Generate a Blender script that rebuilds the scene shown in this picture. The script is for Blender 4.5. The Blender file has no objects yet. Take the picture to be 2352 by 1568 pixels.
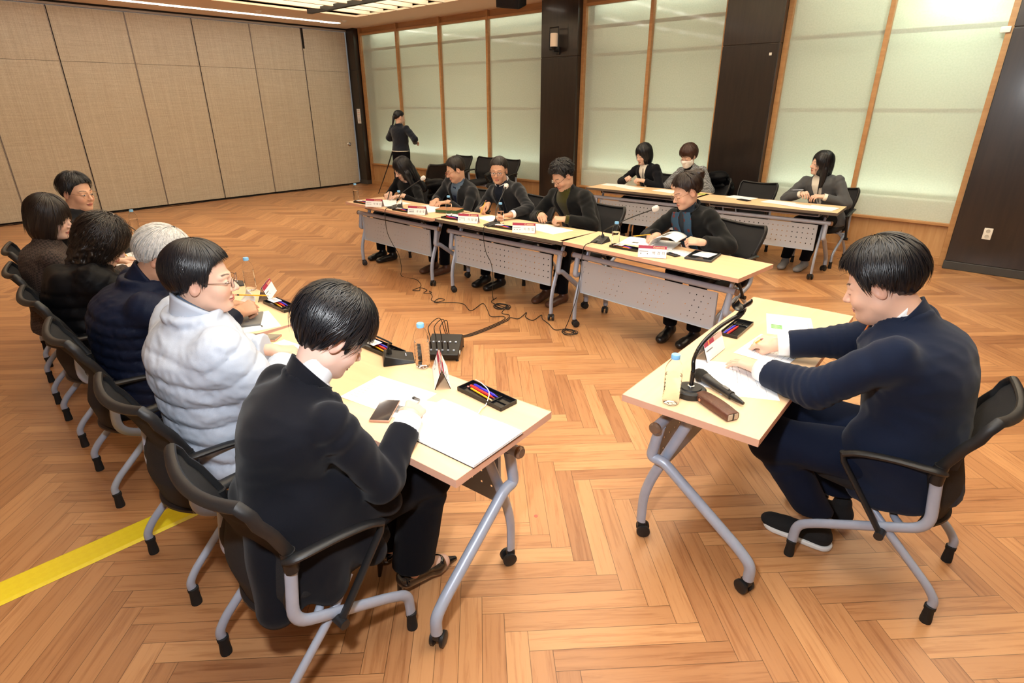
import bpy, bmesh, math, random
import numpy as np
from mathutils import Vector, Matrix
PI = math.pi
rnd = random.Random(7)
scn = bpy.context.scene
COL = scn.collection

# ------------------------------------------------------------------ camera
cam_d = bpy.data.cameras.new('camera'); cam = bpy.data.objects.new('camera', cam_d); COL.objects.link(cam)
cam_d.sensor_width = 36.0; cam_d.lens = 1306.0 / 2352 * 36.0; cam_d.clip_start = .05; cam_d.clip_end = 60
yaw, pitch, roll = -0.732648, 0.397753, 0.0040346
fw = Vector((math.sin(yaw) * math.cos(pitch), math.cos(yaw) * math.cos(pitch), -math.sin(pitch)))
rt = Vector((math.cos(yaw), -math.sin(yaw), 0)); dn = fw.cross(rt)
r2 = rt * math.cos(roll) + dn * math.sin(roll); d2 = dn * math.cos(roll) - rt * math.sin(roll)
cam.matrix_world = Matrix(((r2.x, -d2.x, -fw.x, 0), (r2.y, -d2.y, -fw.y, 0), (r2.z, -d2.z, -fw.z, 1.74), (0, 0, 0, 1)))
scn.camera = cam

# ------------------------------------------------------------------ colour management, world, lights
vs = scn.view_settings
vs.view_transform = 'Standard'; vs.look = 'None'; vs.gamma = 1.0; vs.exposure = 0.0; vs.use_curve_mapping = False
w = bpy.data.worlds.new('world'); scn.world = w; w.use_nodes = True
w.node_tree.nodes['Background'].inputs[0].default_value = (1.0, .96, .92, 1)
w.node_tree.nodes['Background'].inputs[1].default_value = 0.16

def area(name, loc, size, power, col, target=None, sy=None, spread=None):
    l = bpy.data.lights.new(name, 'AREA'); l.energy = power; l.color = col; l.size = size
    if sy: l.shape = 'RECTANGLE'; l.size_y = sy
    if spread: l.spread = spread
    o = bpy.data.objects.new(name, l); COL.objects.link(o); o.location = loc
    if target: o.rotation_euler = (Vector(target) - Vector(loc)).to_track_quat('-Z', 'Y').to_euler()
    return o
# strobe bounced off the ceiling above the near tables
area('bounced_strobe', (-1.0, 1.7, 3.12), 1.5, 31, (.86, .93, 1.0))
# the camera strobe itself, a small head at the camera
area('camera_strobe', (-.35, .05, 1.98), .12, 52, (.92, .96, 1.0), (-3.6, 4.2, 1.0))
area('downlight', (-.9, 7.1, 3.15), .5, 26, (.93, 1.0, .86), (-1.0, 8.1, 1.9))

# ------------------------------------------------------------------ materials
MT = {}
def nt(name):
    m = bpy.data.materials.new(name); m.use_nodes = True
    return m, m.node_tree, m.node_tree.nodes, m.node_tree.links, m.node_tree.nodes['Principled BSDF']
def mat(name, col, rough=.5, metal=0, spec=.5, noise=0, nscale=8, bump=0, bscale=60, stretch=(1, 1, 1), coat=0, sheen=0, emis=0, alpha=1, trans=0, ior=1.45, sss=0):
    if name in MT: return MT[name]
    m, t, n, l, b = nt(name)
    b.inputs['Base Color'].default_value = (*col, 1); b.inputs['Roughness'].default_value = rough
    b.inputs['Metallic'].default_value = metal; b.inputs['Specular IOR Level'].default_value = spec
    b.inputs['Coat Weight'].default_value = coat; b.inputs['IOR'].default_value = ior
    b.inputs['Transmission Weight'].default_value = trans; b.inputs['Sheen Weight'].default_value = sheen
    if sss: b.inputs['Subsurface Weight'].default_value = sss; b.inputs['Subsurface Radius'].default_value = (.02, .008, .004)
    if emis: b.inputs['Emission Color'].default_value = (*col, 1); b.inputs['Emission Strength'].default_value = emis
    if noise or bump:
        tc = n.new('ShaderNodeTexCoord'); mp = n.new('ShaderNodeMapping'); mp.inputs['Scale'].default_value = stretch
        l.new(tc.outputs['Object'], mp.inputs[0])
    if noise:
        nz = n.new('ShaderNodeTexNoise'); nz.inputs['Scale'].default_value = nscale; nz.inputs['Detail'].default_value = 5
        l.new(mp.outputs[0], nz.inputs[0])
        rp = n.new('ShaderNodeValToRGB'); rp.color_ramp.elements[0].position = .3; rp.color_ramp.elements[1].position = .7
        rp.color_ramp.elements[0].color = (*[c * (1 - noise) for c in col], 1); rp.color_ramp.elements[1].color = (*[min(1, c * (1 + noise)) for c in col], 1)
        l.new(nz.outputs[0], rp.inputs[0]); l.new(rp.outputs[0], b.inputs['Base Color'])
    if bump:
        nb = n.new('ShaderNodeTexNoise'); nb.inputs['Scale'].default_value = bscale; nb.inputs['Detail'].default_value = 3
        l.new(mp.outputs[0], nb.inputs[0])
        bp = n.new('ShaderNodeBump'); bp.inputs['Strength'].default_value = bump; bp.inputs['Distance'].default_value = .004
        l.new(nb.outputs[0], bp.inputs['Height']); l.new(bp.outputs[0], b.inputs['Normal'])
    MT[name] = m; return m

silver = mat('silver_paint', (.37, .42, .53), .36, .15, noise=.04, nscale=30)
chrome = mat('chrome', (.75, .75, .75), .12, 1)
blackp = mat('black_plastic', (.012, .012, .013), .42, bump=.15, bscale=900)
blackg = mat('black_gloss', (.008, .008, .009), .16)
rubber = mat('black_rubber', (.01, .01, .01), .75)
meshfab = mat('black_mesh_fabric', (.011, .011, .013), .85, bump=.5, bscale=500)
seatfab = mat('black_seat_fabric', (.010, .010, .012), .95, bump=.5, bscale=700)
greyw = mat('caster_grey', (.10, .10, .11), .55)
white = mat('white_paper', (.86, .87, .89), .7)
white2 = mat('white_paper_sheet', (.80, .81, .84), .7)
ink = mat('grey_ink', (.10, .10, .12), .8)
whitep = mat('white_plastic', (.8, .78, .72), .4)
edge_light = mat('table_edge_beech', (.66, .38, .27), .45, noise=.05, nscale=10)
edge_dark = mat('table_edge_grey', (.11, .085, .07), .5)
darkwood = None

def wood(name, base, dark, scale=1.0, axis=0, rough=.38, coat=.0, amt=.5):
    m, t, n, l, b = nt(name); MT[name] = m
    tc = n.new('ShaderNodeTexCoord'); mp = n.new('ShaderNodeMapping')
    s = [9 * scale] * 3; s[axis] = .9 * scale; mp.inputs['Scale'].default_value = s
    l.new(tc.outputs['Object'], mp.inputs[0])
    nz = n.new('ShaderNodeTexNoise'); nz.inputs['Scale'].default_value = 2.2; nz.inputs['Detail'].default_value = 8; nz.inputs['Distortion'].default_value = .6
    l.new(mp.outputs[0], nz.inputs[0])
    rp = n.new('ShaderNodeValToRGB'); rp.color_ramp.elements[0].position = .5 - amt * .4; rp.color_ramp.elements[1].position = .5 + amt * .4
    rp.color_ramp.elements[0].color = (*dark, 1); rp.color_ramp.elements[1].color = (*base, 1)
    l.new(nz.outputs[0], rp.inputs[0]); l.new(rp.outputs[0], b.inputs['Base Color'])
    b.inputs['Roughness'].default_value = rough; b.inputs['Coat Weight'].default_value = coat; b.inputs['Coat Roughness'].default_value = .12
    return m
beech = wood('beech_laminate', (.80, .555, .34), (.75, .50, .29), 1.0, 0, .42)
oak = wood('oak_panel', (.56, .33, .15), (.46, .25, .10), 1.3, 2, .5)
oakx = wood('oak_rail', (.50, .27, .11), (.41, .20, .075), 1.3, 0, .45)
walnut = wood('dark_stained_panel', (.022, .014, .011), (.011, .008, .007), 1.2, 2, .3, .35)

# ------------------------------------------------------------------ mesh helpers
class MB:
    """collects shapes, then links them as one mesh object"""
    def __init__(s): s.v = []; s.f = []; s.mi = []; s.uv = None; s.cur = 0
    def add(s, vs_, fs, mi=None):
        o = len(s.v); s.v += [tuple(p) for p in vs_]; s.f += [tuple(i + o for i in f) for f in fs]; s.mi += [s.cur if mi is None else mi] * len(fs); return s
    def box(s, c, d, M=None, mi=None, r=0, top=1.0):
        cx, cy, cz = c; hx, hy, hz = d[0] / 2, d[1] / 2, d[2] / 2
        if r:
            bm = bmesh.new(); bmesh.ops.create_cube(bm, size=1)
            for v in bm.verts: v.co = Vector((v.co.x * d[0], v.co.y * d[1], v.co.z * d[2]))
            bmesh.ops.bevel(bm, geom=bm.edges[:], offset=r, segments=2, affect='EDGES', profile=.6)
            P = [v.co + Vector(c) for v in bm.verts]; F = [[v.index for v in f.verts] for f in bm.faces]; bm.free()
        else:
            P = [Vector((cx + a * hx * (top if e > 0 else 1), cy + b_ * hy * (top if e > 0 else 1), cz + e * hz)) for e in (-1, 1) for b_ in (-1, 1) for a in (-1, 1)]
            F = [(0, 2, 3, 1), (4, 5, 7, 6), (0, 1, 5, 4), (2, 6, 7, 3), (0, 4, 6, 2), (1, 3, 7, 5)]
        if M is not None: P = [M @ p for p in P]
        return s.add(P, F, mi)
    def tube(s, pts, r, seg=10, rb=None, closed=False, mi=None, up=None, cap=True):
        """sweep; r scalar or list; rb = second radius (flattened tube), up = direction of rb"""
        P = [Vector(p) for p in pts]; n = len(P)
        R = r if isinstance(r, (list, tuple, np.ndarray)) else [r] * n
        T = []
        for i in range(n):
            if closed: t = P[(i + 1) % n] - P[i - 1]
            else: t = P[min(i + 1, n - 1)] - P[max(i - 1, 0)]
            T.append(t.normalized() if t.length > 1e-9 else Vector((0, 0, 1)))
        u = Vector(up) if up is not None else (Vector((0, 0, 1)) if abs(T[0].z) < .9 else Vector((1, 0, 0)))
        vs_ = []
        for i in range(n):
            u = (u - T[i] * u.dot(T[i]))
            if u.length < 1e-6: u = T[i].orthogonal()
            u.normalize(); v_ = T[i].cross(u)
            k = R[i]; kb = k if rb is None else rb * (k / R[0] if R[0] else 1)
            for j in range(seg):
                a = 2 * PI * j / seg; vs_.append(P[i] + v_ * (math.cos(a) * k) + u * (math.sin(a) * kb))
        fs = []
        m = n if closed else n - 1
        for i in range(m):
            for j in range(seg):
                a, b_ = i * seg + j, i * seg + (j + 1) % seg; c, d = ((i + 1) % n) * seg + (j + 1) % seg, ((i + 1) % n) * seg + j
                fs.append((a, b_, c, d))
        if cap and not closed: fs.append(tuple(range(seg))[::-1]); fs.append(tuple((n - 1) * seg + j for j in range(seg)))
        return s.add(vs_, fs, mi)
    def lathe(s, prof, seg=20, M=None, mi=None, cap=True):
        vs_ = []
        for r, z in prof:
            for j in range(seg):
                a = 2 * PI * j / seg; vs_.append(Vector((r * math.cos(a), r * math.sin(a), z)))
        if M is not None: vs_ = [M @ p for p in vs_]
        fs = [(i * seg + j, i * seg + (j + 1) % seg, (i + 1) * seg + (j + 1) % seg, (i + 1) * seg + j) for i in range(len(prof) - 1) for j in range(seg)]
        if cap: fs += [tuple(range(seg))[::-1], tuple((len(prof) - 1) * seg + j for j in range(seg))]
        return s.add(vs_, fs, mi)
    def prism(s, poly, z0, z1, M=None, mi=None):
        n = len(poly); P = [Vector((x, y, z)) for z in (z0, z1) for x, y in poly]
        if M is not None: P = [M @ p for p in P]
        return s.add(P, [tuple(range(n))[::-1], tuple(range(n, 2 * n))] + [(i, (i + 1) % n, n + (i + 1) % n, n + i) for i in range(n)], mi)
    def grid(s, fn, nu, nv, mi=None, thick=0):
        P = [Vector(fn(i / nu, j / nv)) for j in range(nv + 1) for i in range(nu + 1)]
        F = [(j * (nu + 1) + i, j * (nu + 1) + i + 1, (j + 1) * (nu + 1) + i + 1, (j + 1) * (nu + 1) + i) for j in range(nv) for i in range(nu)]
        return s.add(P, F, mi)
    def build(s, name, m, parent=None, smooth=True, loc=None, rz=0, angle=40, bevel=0, solid=0, sub=0):
        me = bpy.data.meshes.new(name); me.from_pydata(s.v, [], s.f); me.update()
        for mm in (m if isinstance(m, (list, tuple)) else [m]): me.materials.append(mm)
        me.polygons.foreach_set('material_index', s.mi)
        if smooth:
            me.polygons.foreach_set('use_smooth', [True] * len(s.f)); me.set_sharp_from_angle(angle=math.radians(angle))
        o = bpy.data.objects.new(name, me); COL.objects.link(o)
        if parent: o.parent = parent
        if loc is not None: o.location = loc
        if rz: o.rotation_euler.z = rz
        if solid: md = o.modifiers.new('thickness', 'SOLIDIFY'); md.thickness = solid; md.offset = 0
        if sub: md = o.modifiers.new('smooth', 'SUBSURF'); md.levels = sub; md.render_levels = sub
        if bevel: md = o.modifiers.new('edges', 'BEVEL'); md.width = bevel; md.segments = 2; md.limit_method = 'ANGLE'; md.angle_limit = math.radians(50)
        return o
def tag(o, label=None, cat=None, group=None, kind=None):
    if label: o['label'] = label
    if cat: o['category'] = cat
    if group: o['group'] = group
    if kind: o['kind'] = kind
    return o
def empty(name, loc=(0, 0, 0), rz=0):
    o = bpy.data.objects.new(name, None); COL.objects.link(o); o.location = loc; o.rotation_euler.z = rz; o.empty_display_size = .1; return o
KIDS = {}
def kids(o): return [c for c in bpy.data.objects if c.parent is o]
def dup(root, loc, rz=None, label=None, group=None):
    r = root.copy(); COL.objects.link(r); r.location = loc
    if rz is not None: r.rotation_euler = (0, 0, rz)
    if label: r['label'] = label
    if group: r['group'] = group
    for ch in kids(root):
        c = ch.copy(); COL.objects.link(c); c.parent = r
        for g in kids(ch):
            d = g.copy(); COL.objects.link(d); d.parent = c
    return r
def struct(name, mb, m, **k): return tag(mb.build(name, m, **k), kind='structure')
def bez(pts, n=8):
    """Catmull-Rom through points"""
    P = [Vector(p) for p in pts]; P = [P[0] * 2 - P[1]] + P + [P[-1] * 2 - P[-2]]; out = []
    for i in range(1, len(P) - 2):
        for k in range(n):
            t = k / n; a, b_, c, d = P[i - 1], P[i], P[i + 1], P[i + 2]
            out.append(.5 * ((2 * b_) + (c - a) * t + (2 * a - 5 * b_ + 4 * c - d) * t * t + (3 * b_ - a - 3 * c + d) * t ** 3))
    out.append(P[-2]); return out
def fillet(pts, r, n=5):
    P = [Vector(p) for p in pts]; out = [P[0]]
    for i in range(1, len(P) - 1):
        a, b_, c = P[i - 1], P[i], P[i + 1]; u = (a - b_); v_ = (c - b_)
        k = min(r, u.length * .45, v_.length * .45); p0 = b_ + u.normalized() * k; p1 = b_ + v_.normalized() * k
        for j in range(n + 1):
            t = j / n; out.append(p0 * (1 - t) ** 2 + b_ * 2 * t * (1 - t) + p1 * t * t)
    out.append(P[-1]); return out
def text_mesh(name, s, size, m, M, parent=None, align='LEFT', space=1.0):
    cu = bpy.data.curves.new(name, 'FONT'); cu.body = s; cu.size = size; cu.align_x = align; cu.extrude = .0002; cu.space_character = space; cu.resolution_u = 3
    o = bpy.data.objects.new(name, cu); COL.objects.link(o)
    dg = bpy.context.evaluated_depsgraph_get(); me = bpy.data.meshes.new_from_object(o.evaluated_get(dg))
    bpy.data.objects.remove(o); bpy.data.curves.remove(cu)
    me.transform(M); me.materials.clear(); me.materials.append(m)
    return me
def text_into(mb, s, size, M, mi, align='LEFT', space=1.0):
    me = text_mesh('t', s, size, ink, M, align=align, space=space)
    mb.add([v.co.copy() for v in me.vertices], [tuple(p.vertices) for p in me.polygons], mi); bpy.data.meshes.remove(me)
# ------------------------------------------------------------------ the room
CEIL = 3.2; GY = 8.03; PY = 7.88; WX = -11.85
def build_floor():
    W, L = .081, .6215; s2 = math.sqrt(.5); x0, y0 = -.03, .25
    V = []; F = []; UV = []; RN = []
    def world(px, py):                       # herringbone axes -> room
        return (x0 + (px + py) * s2, y0 - (py - px) * s2)
    def plank(x, y, horiz):
        cs = [(0, 0), (L, 0), (L, W), (0, W)] if horiz else [(0, 0), (0, L), (W, L), (W, 0)]
        P = [world(x + a, y + b) for a, b in cs]
        cx = sum(p[0] for p in P) / 4; cy = sum(p[1] for p in P) / 4
        if not (-12.1 < cx < 3.9 and -3.3 < cy < 8.5): return
        o = len(V); V.extend([(p[0], p[1], 0) for p in P]); F.append((o, o + 3, o + 2, o + 1) if horiz else (o, o + 1, o + 2, o + 3))
        uv = [(0, 0), (L, 0), (L, W), (0, W)]
        if not horiz: uv = [(0, 0), (L, 0), (L, W), (0, W)]
        idx = F[-1]; UV.extend([uv[i - o] for i in idx]); RN.append((rnd.random(), rnd.random()))
    for m in range(-14, 15):
        for k in range(-180, 181):
            bx, by = k * W + m * L, k * W - m * L
            plank(bx, by, True); plank(bx, by + W, False)
    me = bpy.data.meshes.new('floor'); me.from_pydata(V, [], F)
    u = me.uv_layers.new(name='plank'); u.data.foreach_set('uv', [c for p in UV for c in p])
    a = me.color_attributes.new('tone', 'FLOAT_COLOR', 'CORNER')
    a.data.foreach_set('color', [c for r in RN for _ in range(4) for c in (r[0], r[1], 0, 1)])
    m, t, n, l, b = nt('herringbone_parquet')
    at = n.new('ShaderNodeAttribute'); at.attribute_name = 'tone'; sp = n.new('ShaderNodeSeparateColor'); l.new(at.outputs['Color'], sp.inputs[0])
    uvn = n.new('ShaderNodeUVMap'); uvn.uv_map = 'plank'; sx = n.new('ShaderNodeSeparateXYZ'); l.new(uvn.outputs[0], sx.inputs[0])
    def mth(op, a, b_=None, c=None):
        q = n.new('ShaderNodeMath'); q.operation = op
        for i, z in enumerate((a, b_, c)):
            if z is None: continue
            if isinstance(z, (int, float)): q.inputs[i].default_value = z
            else: l.new(z, q.inputs[i])
        return q.outputs[0]
    r1 = sp.outputs[0]; r2_ = sp.outputs[1]
    cb = n.new('ShaderNodeCombineXYZ'); l.new(mth('MULTIPLY', sx.outputs[0], 2.2), cb.inputs[0]); l.new(mth('MULTIPLY_ADD', sx.outputs[1], 34, mth('MULTIPLY', r2_, 31)), cb.inputs[1]); l.new(mth('MULTIPLY', r1, 57), cb.inputs[2])
    nz = n.new('ShaderNodeTexNoise'); nz.inputs['Scale'].default_value = 1.5; nz.inputs['Detail'].default_value = 7; nz.inputs['Roughness'].default_value = .62; nz.inputs['Distortion'].default_value = .5; l.new(cb.outputs[0], nz.inputs[0])
    rp = n.new('ShaderNodeValToRGB'); e = rp.color_ramp.elements
    e[0].position = 0; e[0].color = (.32, .140, .058, 1); e[1].position = 1; e[1].color = (.64, .34, .150, 1)
    for pos, c in ((.22, (.43, .205, .087, 1)), (.6, (.50, .25, .108, 1)), (.85, (.56, .290, .128, 1))):
        q = e.new(pos); q.color = c
    l.new(mth('ADD', mth('MULTIPLY_ADD', r1, .78, -.03), mth('MULTIPLY', mth('SUBTRACT', nz.outputs[0], .30), .36)), rp.inputs[0])
    rp2 = n.new('ShaderNodeValToRGB'); rp2.color_ramp.elements[0].position = .34; rp2.color_ramp.elements[0].color = (.80, .72, .66, 1); rp2.color_ramp.elements[1].position = .5; rp2.color_ramp.elements[1].color = (1, 1, 1, 1)
    l.new(nz.outputs[0], rp2.inputs[0])
    mx = n.new('ShaderNodeMix'); mx.data_type = 'RGBA'; mx.blend_type = 'MULTIPLY'; mx.inputs[0].default_value = 1
    l.new(rp.outputs[0], mx.inputs[6]); l.new(rp2.outputs[0], mx.inputs[7])
    edge = mth('MINIMUM', mth('MINIMUM', sx.outputs[1], mth('SUBTRACT', W, sx.outputs[1])), mth('MINIMUM', sx.outputs[0], mth('SUBTRACT', L, sx.outputs[0])))
    g = n.new('ShaderNodeMapRange'); g.inputs[1].default_value = .0004; g.inputs[2].default_value = .0016; g.inputs[3].default_value = .30; g.inputs[4].default_value = 1; l.new(edge, g.inputs[0])
    m2 = n.new('ShaderNodeMix'); m2.data_type = 'RGBA'; m2.blend_type = 'MULTIPLY'; m2.inputs[0].default_value = 1
    l.new(mx.outputs[2], m2.inputs[6]); l.new(g.outputs[0], m2.inputs[7]); l.new(m2.outputs[2], b.inputs['Base Color'])
    b.inputs['Roughness'].default_value = .33; b.inputs['Specular IOR Level'].default_value = .5
    me.materials.append(m)
    o = bpy.data.objects.new('floor', me); COL.objects.link(o); tag(o, kind='structure')
build_floor()

def fabric_wall():
    m, t, n, l, b = nt('woven_wall_fabric')
    tc = n.new('ShaderNodeTexCoord')
    def nz(sc, st, det=2):
        mp = n.new('ShaderNodeMapping'); mp.inputs['Scale'].default_value = st; l.new(tc.outputs['Object'], mp.inputs[0])
        q = n.new('ShaderNodeTexNoise'); q.inputs['Scale'].default_value = sc; q.inputs['Detail'].default_value = det; l.new(mp.outputs[0], q.inputs[0]); return q.outputs[0]
    a = nz(9, (1, .35, 14)); c = nz(10, (1, 9, .12)); d = nz(110, (1, 1, 1), 1)
    ad = n.new('ShaderNodeMath'); ad.operation = 'ADD'; l.new(a, ad.inputs[0]); l.new(c, ad.inputs[1])
    ad2 = n.new('ShaderNodeMath'); ad2.operation = 'ADD'; l.new(ad.outputs[0], ad2.inputs[0]); l.new(d, ad2.inputs[1])
    mr = n.new('ShaderNodeMapRange'); mr.inputs[1].default_value = 1.0; mr.inputs[2].default_value = 2.0; l.new(ad2.outputs[0], mr.inputs[0])
    rp = n.new('ShaderNodeValToRGB'); rp.color_ramp.elements[0].color = (.50, .435, .335, 1); rp.color_ramp.elements[1].color = (.73, .68, .56, 1)
    l.new(mr.outputs[0], rp.inputs[0]); l.new(rp.outputs[0], b.inputs['Base Color']); b.inputs['Roughness'].default_value = .9
    return m
fab = fabric_wall()
alu = mat('partition_edge_profile', (.42, .38, .34), .45, .3)
gapm = mat('dark_gap', (.01, .008, .007), .8)
plaster = mat('ceiling_paint', (.80, .63, .50), .85)
plaster2 = mat('plain_wall_paint', (.72, .66, .58), .9)

# folding partition = left wall
b = MB(); ys = [-3.0, -2.53, -1.49, -.44, .60, 1.62, 2.645, 3.695, 4.735, 5.775, 6.825, 7.86]
for i in range(len(ys) - 1):
    y0, y1 = ys[i] + .012, ys[i + 1] - .012
    b.box((WX - .04, (y0 + y1) / 2, (.03 + 2.362) / 2), (.08, y1 - y0, 2.362 - .03)); b.box((WX - .04, (y0 + y1) / 2, (2.367 + 3.13) / 2), (.08, y1 - y0, 3.13 - 2.367))
struct('wall_left', b, fab, smooth=False)
b = MB()
for i, y in enumerate(ys[1:-1]):
    b.box((WX - .035, y - .006, 1.58), (.08, .008, 3.1), mi=0); b.box((WX - .035, y + .007, 1.58), (.08, .005, 3.1), mi=1 if i % 2 else 0)
    b.box((WX - .05, y, 1.58), (.06, .03, 3.1), mi=1)
b.box((WX - .01, 6.85, 2.98), (.03, .05, .42), mi=1)
b.box((WX + .0, 2.5, 3.155), (.05, 10.9, .03), mi=0); b.box((WX - .03, 2.5, 3.185), (.1, 10.9, .03), mi=1); b.box((WX - .05, 2.5, .015), (.05, 10.9, .03), mi=1)
struct('trim_1', b, [alu, gapm], smooth=False)
# long dark cord lying at the foot of the partition
b = MB(); pts = [(WX + .06 + .03 * math.sin(y * 2.1) + .02 * math.sin(y * 5.3), y, .006) for y in np.arange(1.2, 7.6, .15)]
b.tube(pts, .006, 6); tag(b.build('floor_cable', rubber), 'thin dark cable lying along the foot of the beige partition', 'cable')
# lock of the last panel
t = empty('door_lock', (WX, 7.675, .885)); tag(t, 'small round chrome lock on the last beige partition panel', 'lock')
Rx = Matrix.Rotation(PI / 2, 4, 'Y')
MB().lathe([(.0, 0), (.045, 0), (.045, .008), (.036, .014), (0, .014)], 20, Rx).build('escutcheon', chrome, t)
MB().lathe([(.02, .012), (.022, .03), (.016, .036), (0, .036)], 16, Rx).build('keyhole_knob', silver, t)

# dark post in the corner, pillars
def pillar(name, x0, x1, joint=True):
    b = MB(); zs = [.09, 2.388, 2.396, CEIL]
    b.box(((x0 + x1) / 2, (PY + 8.3) / 2, (zs[0] + zs[1]) / 2), (x1 - x0, 8.3 - PY, zs[1] - zs[0])); b.box(((x0 + x1) / 2, (PY + 8.3) / 2, (zs[2] + zs[3]) / 2), (x1 - x0, 8.3 - PY, zs[3] - zs[2]))
    b.box(((x0 + x1) / 2, (PY + 8.3) / 2, 2.39), (x1 - x0 - .01, 8.3 - PY - .01, .02)); b.box(((x0 + x1) / 2, (PY + 8.3) / 2 - .006, .045), (x1 - x0 + .012, 8.3 - PY, .09), mi=1)
    struct(name, b, [walnut, mat('dark_plinth', (.05, .05, .05), .5)], smooth=False, bevel=.006)
pillar('wall_post', -11.86, -11.58); pillar('wall_pillar_left', -6.44, -5.73); pillar('wall_pillar_middle', -3.445, -2.735); pillar('wall_pillar_right', -.555, 3.6)

# frosted glass
def glassmat():
    m, t, n, l, b = nt('frosted_glass')
    tc = n.new('ShaderNodeTexCoord'); nz = n.new('ShaderNodeTexNoise'); nz.inputs['Scale'].default_value = 55; nz.inputs['Detail'].default_value = 4; l.new(tc.outputs['Object'], nz.inputs[0])
    rp = n.new('ShaderNodeValToRGB'); rp.color_ramp.elements[0].position = .35; rp.color_ramp.elements[1].position = .65
    rp.color_ramp.elements[0].color = (.70, .82, .73, 1); rp.color_ramp.elements[1].color = (.78, .88, .80, 1); l.new(nz.outputs[0], rp.inputs[0]); l.new(rp.outputs[0], b.inputs['Base Color'])
    b.inputs['Roughness'].default_value = .6; b.inputs['Coat Weight'].default_value = 1; b.inputs['Coat Roughness'].default_value = .06; b.inputs['Coat IOR'].default_value = 1.7; b.inputs['Specular IOR Level'].default_value = .1
    b.inputs['Alpha'].default_value = .42
    return m
frost = glassmat()
secs = [(-11.56, -6.44, [-10.28, -9.0, -7.75]), (-5.73, -3.445, [-4.565]), (-2.735, -.555, [-1.645])]
wi = 0
for si, (x0, x1, ms) in enumerate(secs):
    b = MB()
    b.box(((x0 + x1) / 2, GY, 3.08), (x1 - x0, .07, .04)); b.box(((x0 + x1) / 2, GY, .455), (x1 - x0, .085, .03), mi=0)
    b.box(((x0 + x1) / 2, GY - .005, .045), (x1 - x0, .07, .09)); b.box(((x0 + x1) / 2, GY + .03, 3.15), (x1 - x0, .03, .12), mi=1)
    for x in ms: b.box((x, GY - .005, 1.6), (.05, .08, 3.2))
    b.box((x0 + .03, GY - .005, 1.6), (.06, .08, 3.2)); b.box((x1 - .03, GY - .005, 1.6), (.06, .08, 3.2))
    struct('trim_%d' % (si + 2), b, [oakx, oakx], smooth=False, bevel=.004)
    b = MB(); b.box(((x0 + x1) / 2, GY + .02, .26), (x1 - x0, .03, .36)); struct('wall_dado_%s' % ('left', 'middle', 'right')[si], b, oak, smooth=False)
    xs = [x0] + ms + [x1]
    for a, c in zip(xs[:-1], xs[1:]):
        wi += 1; b = MB(); b.box(((a + c) / 2, GY + .012, 1.765), (c - a - .02, .01, 2.60)); struct('window_%d' % wi, b, frost, smooth=False)
    # glazing bars on the far face of the frosted panes
    b = MB()
    for z in ((1.64, 2.40, 2.78) if si < 2 else (1.64, 2.44)): b.box(((x0 + x1) / 2, GY + .04, z), (x1 - x0, .035, .045))
    struct('trim_%d' % (si + 5), b, mat('back_rail_wood', (.20, .10, .03), .6), smooth=False)
    if si: b = MB(); b.box(((x0 + x1) / 2, GY + .13, .56), (x1 - x0, .16, .26)); struct('trim_%d' % (si + 8), b, mat('back_sill_white', (.85, .83, .75), .7), smooth=False)
b = MB(); b.box((-5, 8.32, 1.6), (14, .02, 3.2)); struct('wall_back', b, mat('lobby_wall', (.70, .78, .64), .9), smooth=False)
for x0, x1, pw in ((-11.5, -6.5, 13), (-5.7, -3.5, 7), (-2.7, -.6, 7)): area('added_backlight_top', ((x0 + x1) / 2, 8.2, 3.15), x1 - x0, pw, (.97, 1.0, .90), sy=.12)  # fill light added above, behind the panes, to brighten the wall seen through them
for x0, x1, pw in ((-11.5, -6.5, 13), (-5.7, -3.5, 7), (-2.7, -.6, 7)): area('added_backlight_low', ((x0 + x1) / 2, 8.2, .72), x1 - x0, pw * .6, (.97, 1.0, .90), ((x0 + x1) / 2, 8.22, 3), sy=.12)  # second added fill, low behind the panes and pointing up
area('lamp_behind_glass', (-1.05, 8.16, 2.85), .5, 4, (.9, 1.0, .75), (-1.05, 8.30, 1.8), sy=.2)
# walls behind the camera
b = MB(); b.box((3.65, 2.5, 1.6), (.1, 12, 3.2)); struct('wall_right', b, plaster2, smooth=False)
b = MB(); b.box((-4, -3.2, 1.6), (16, .1, 3.2)); struct('wall_front', b, plaster2, smooth=False)

# ceiling with a lit coffer of fins, slot lamps
cofs = [(-10.12, -7.15), (-5.15, 1.2)]; cy0, cy1 = .3, 7.0
b = MB(); Z = CEIL + .05
def cbox(x0, x1, y0, y1): b.box(((x0 + x1) / 2, (y0 + y1) / 2, Z), (x1 - x0, y1 - y0, .1))
cbox(-12, 3.7, -3.2, cy0); cbox(-12, 3.7, cy1, 8.35); cbox(-12, cofs[0][0], cy0, cy1); cbox(cofs[0][1], cofs[1][0], cy0, cy1); cbox(cofs[1][1], 3.7, cy0, cy1)
for x0, x1 in cofs:
    b.box(((x0 + x1) / 2, cy1 + .01, 3.38), (x1 - x0, .02, .3)); b.box(((x0 + x1) / 2, cy0 - .01, 3.38), (x1 - x0, .02, .3)); b.box((x0 - .01, (cy0 + cy1) / 2, 3.38), (.02, cy1 - cy0, .3)); b.box((x1 + .01, (cy0 + cy1) / 2, 3.38), (.02, cy1 - cy0, .3))
struct('ceiling', b, plaster, smooth=False)
warm = mat('warm_cove_diffuser', (1.0, .90, .70), .6, emis=8.4)
slot = mat('slot_diffuser', (1.0, .93, .80), .6, emis=5.0); slot_hot = mat('slot_lamp_core', (1.0, .96, .88), .6, emis=16.0)
cofm = mat('coffer_paint', (.84, .77, .66), .85)
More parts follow.
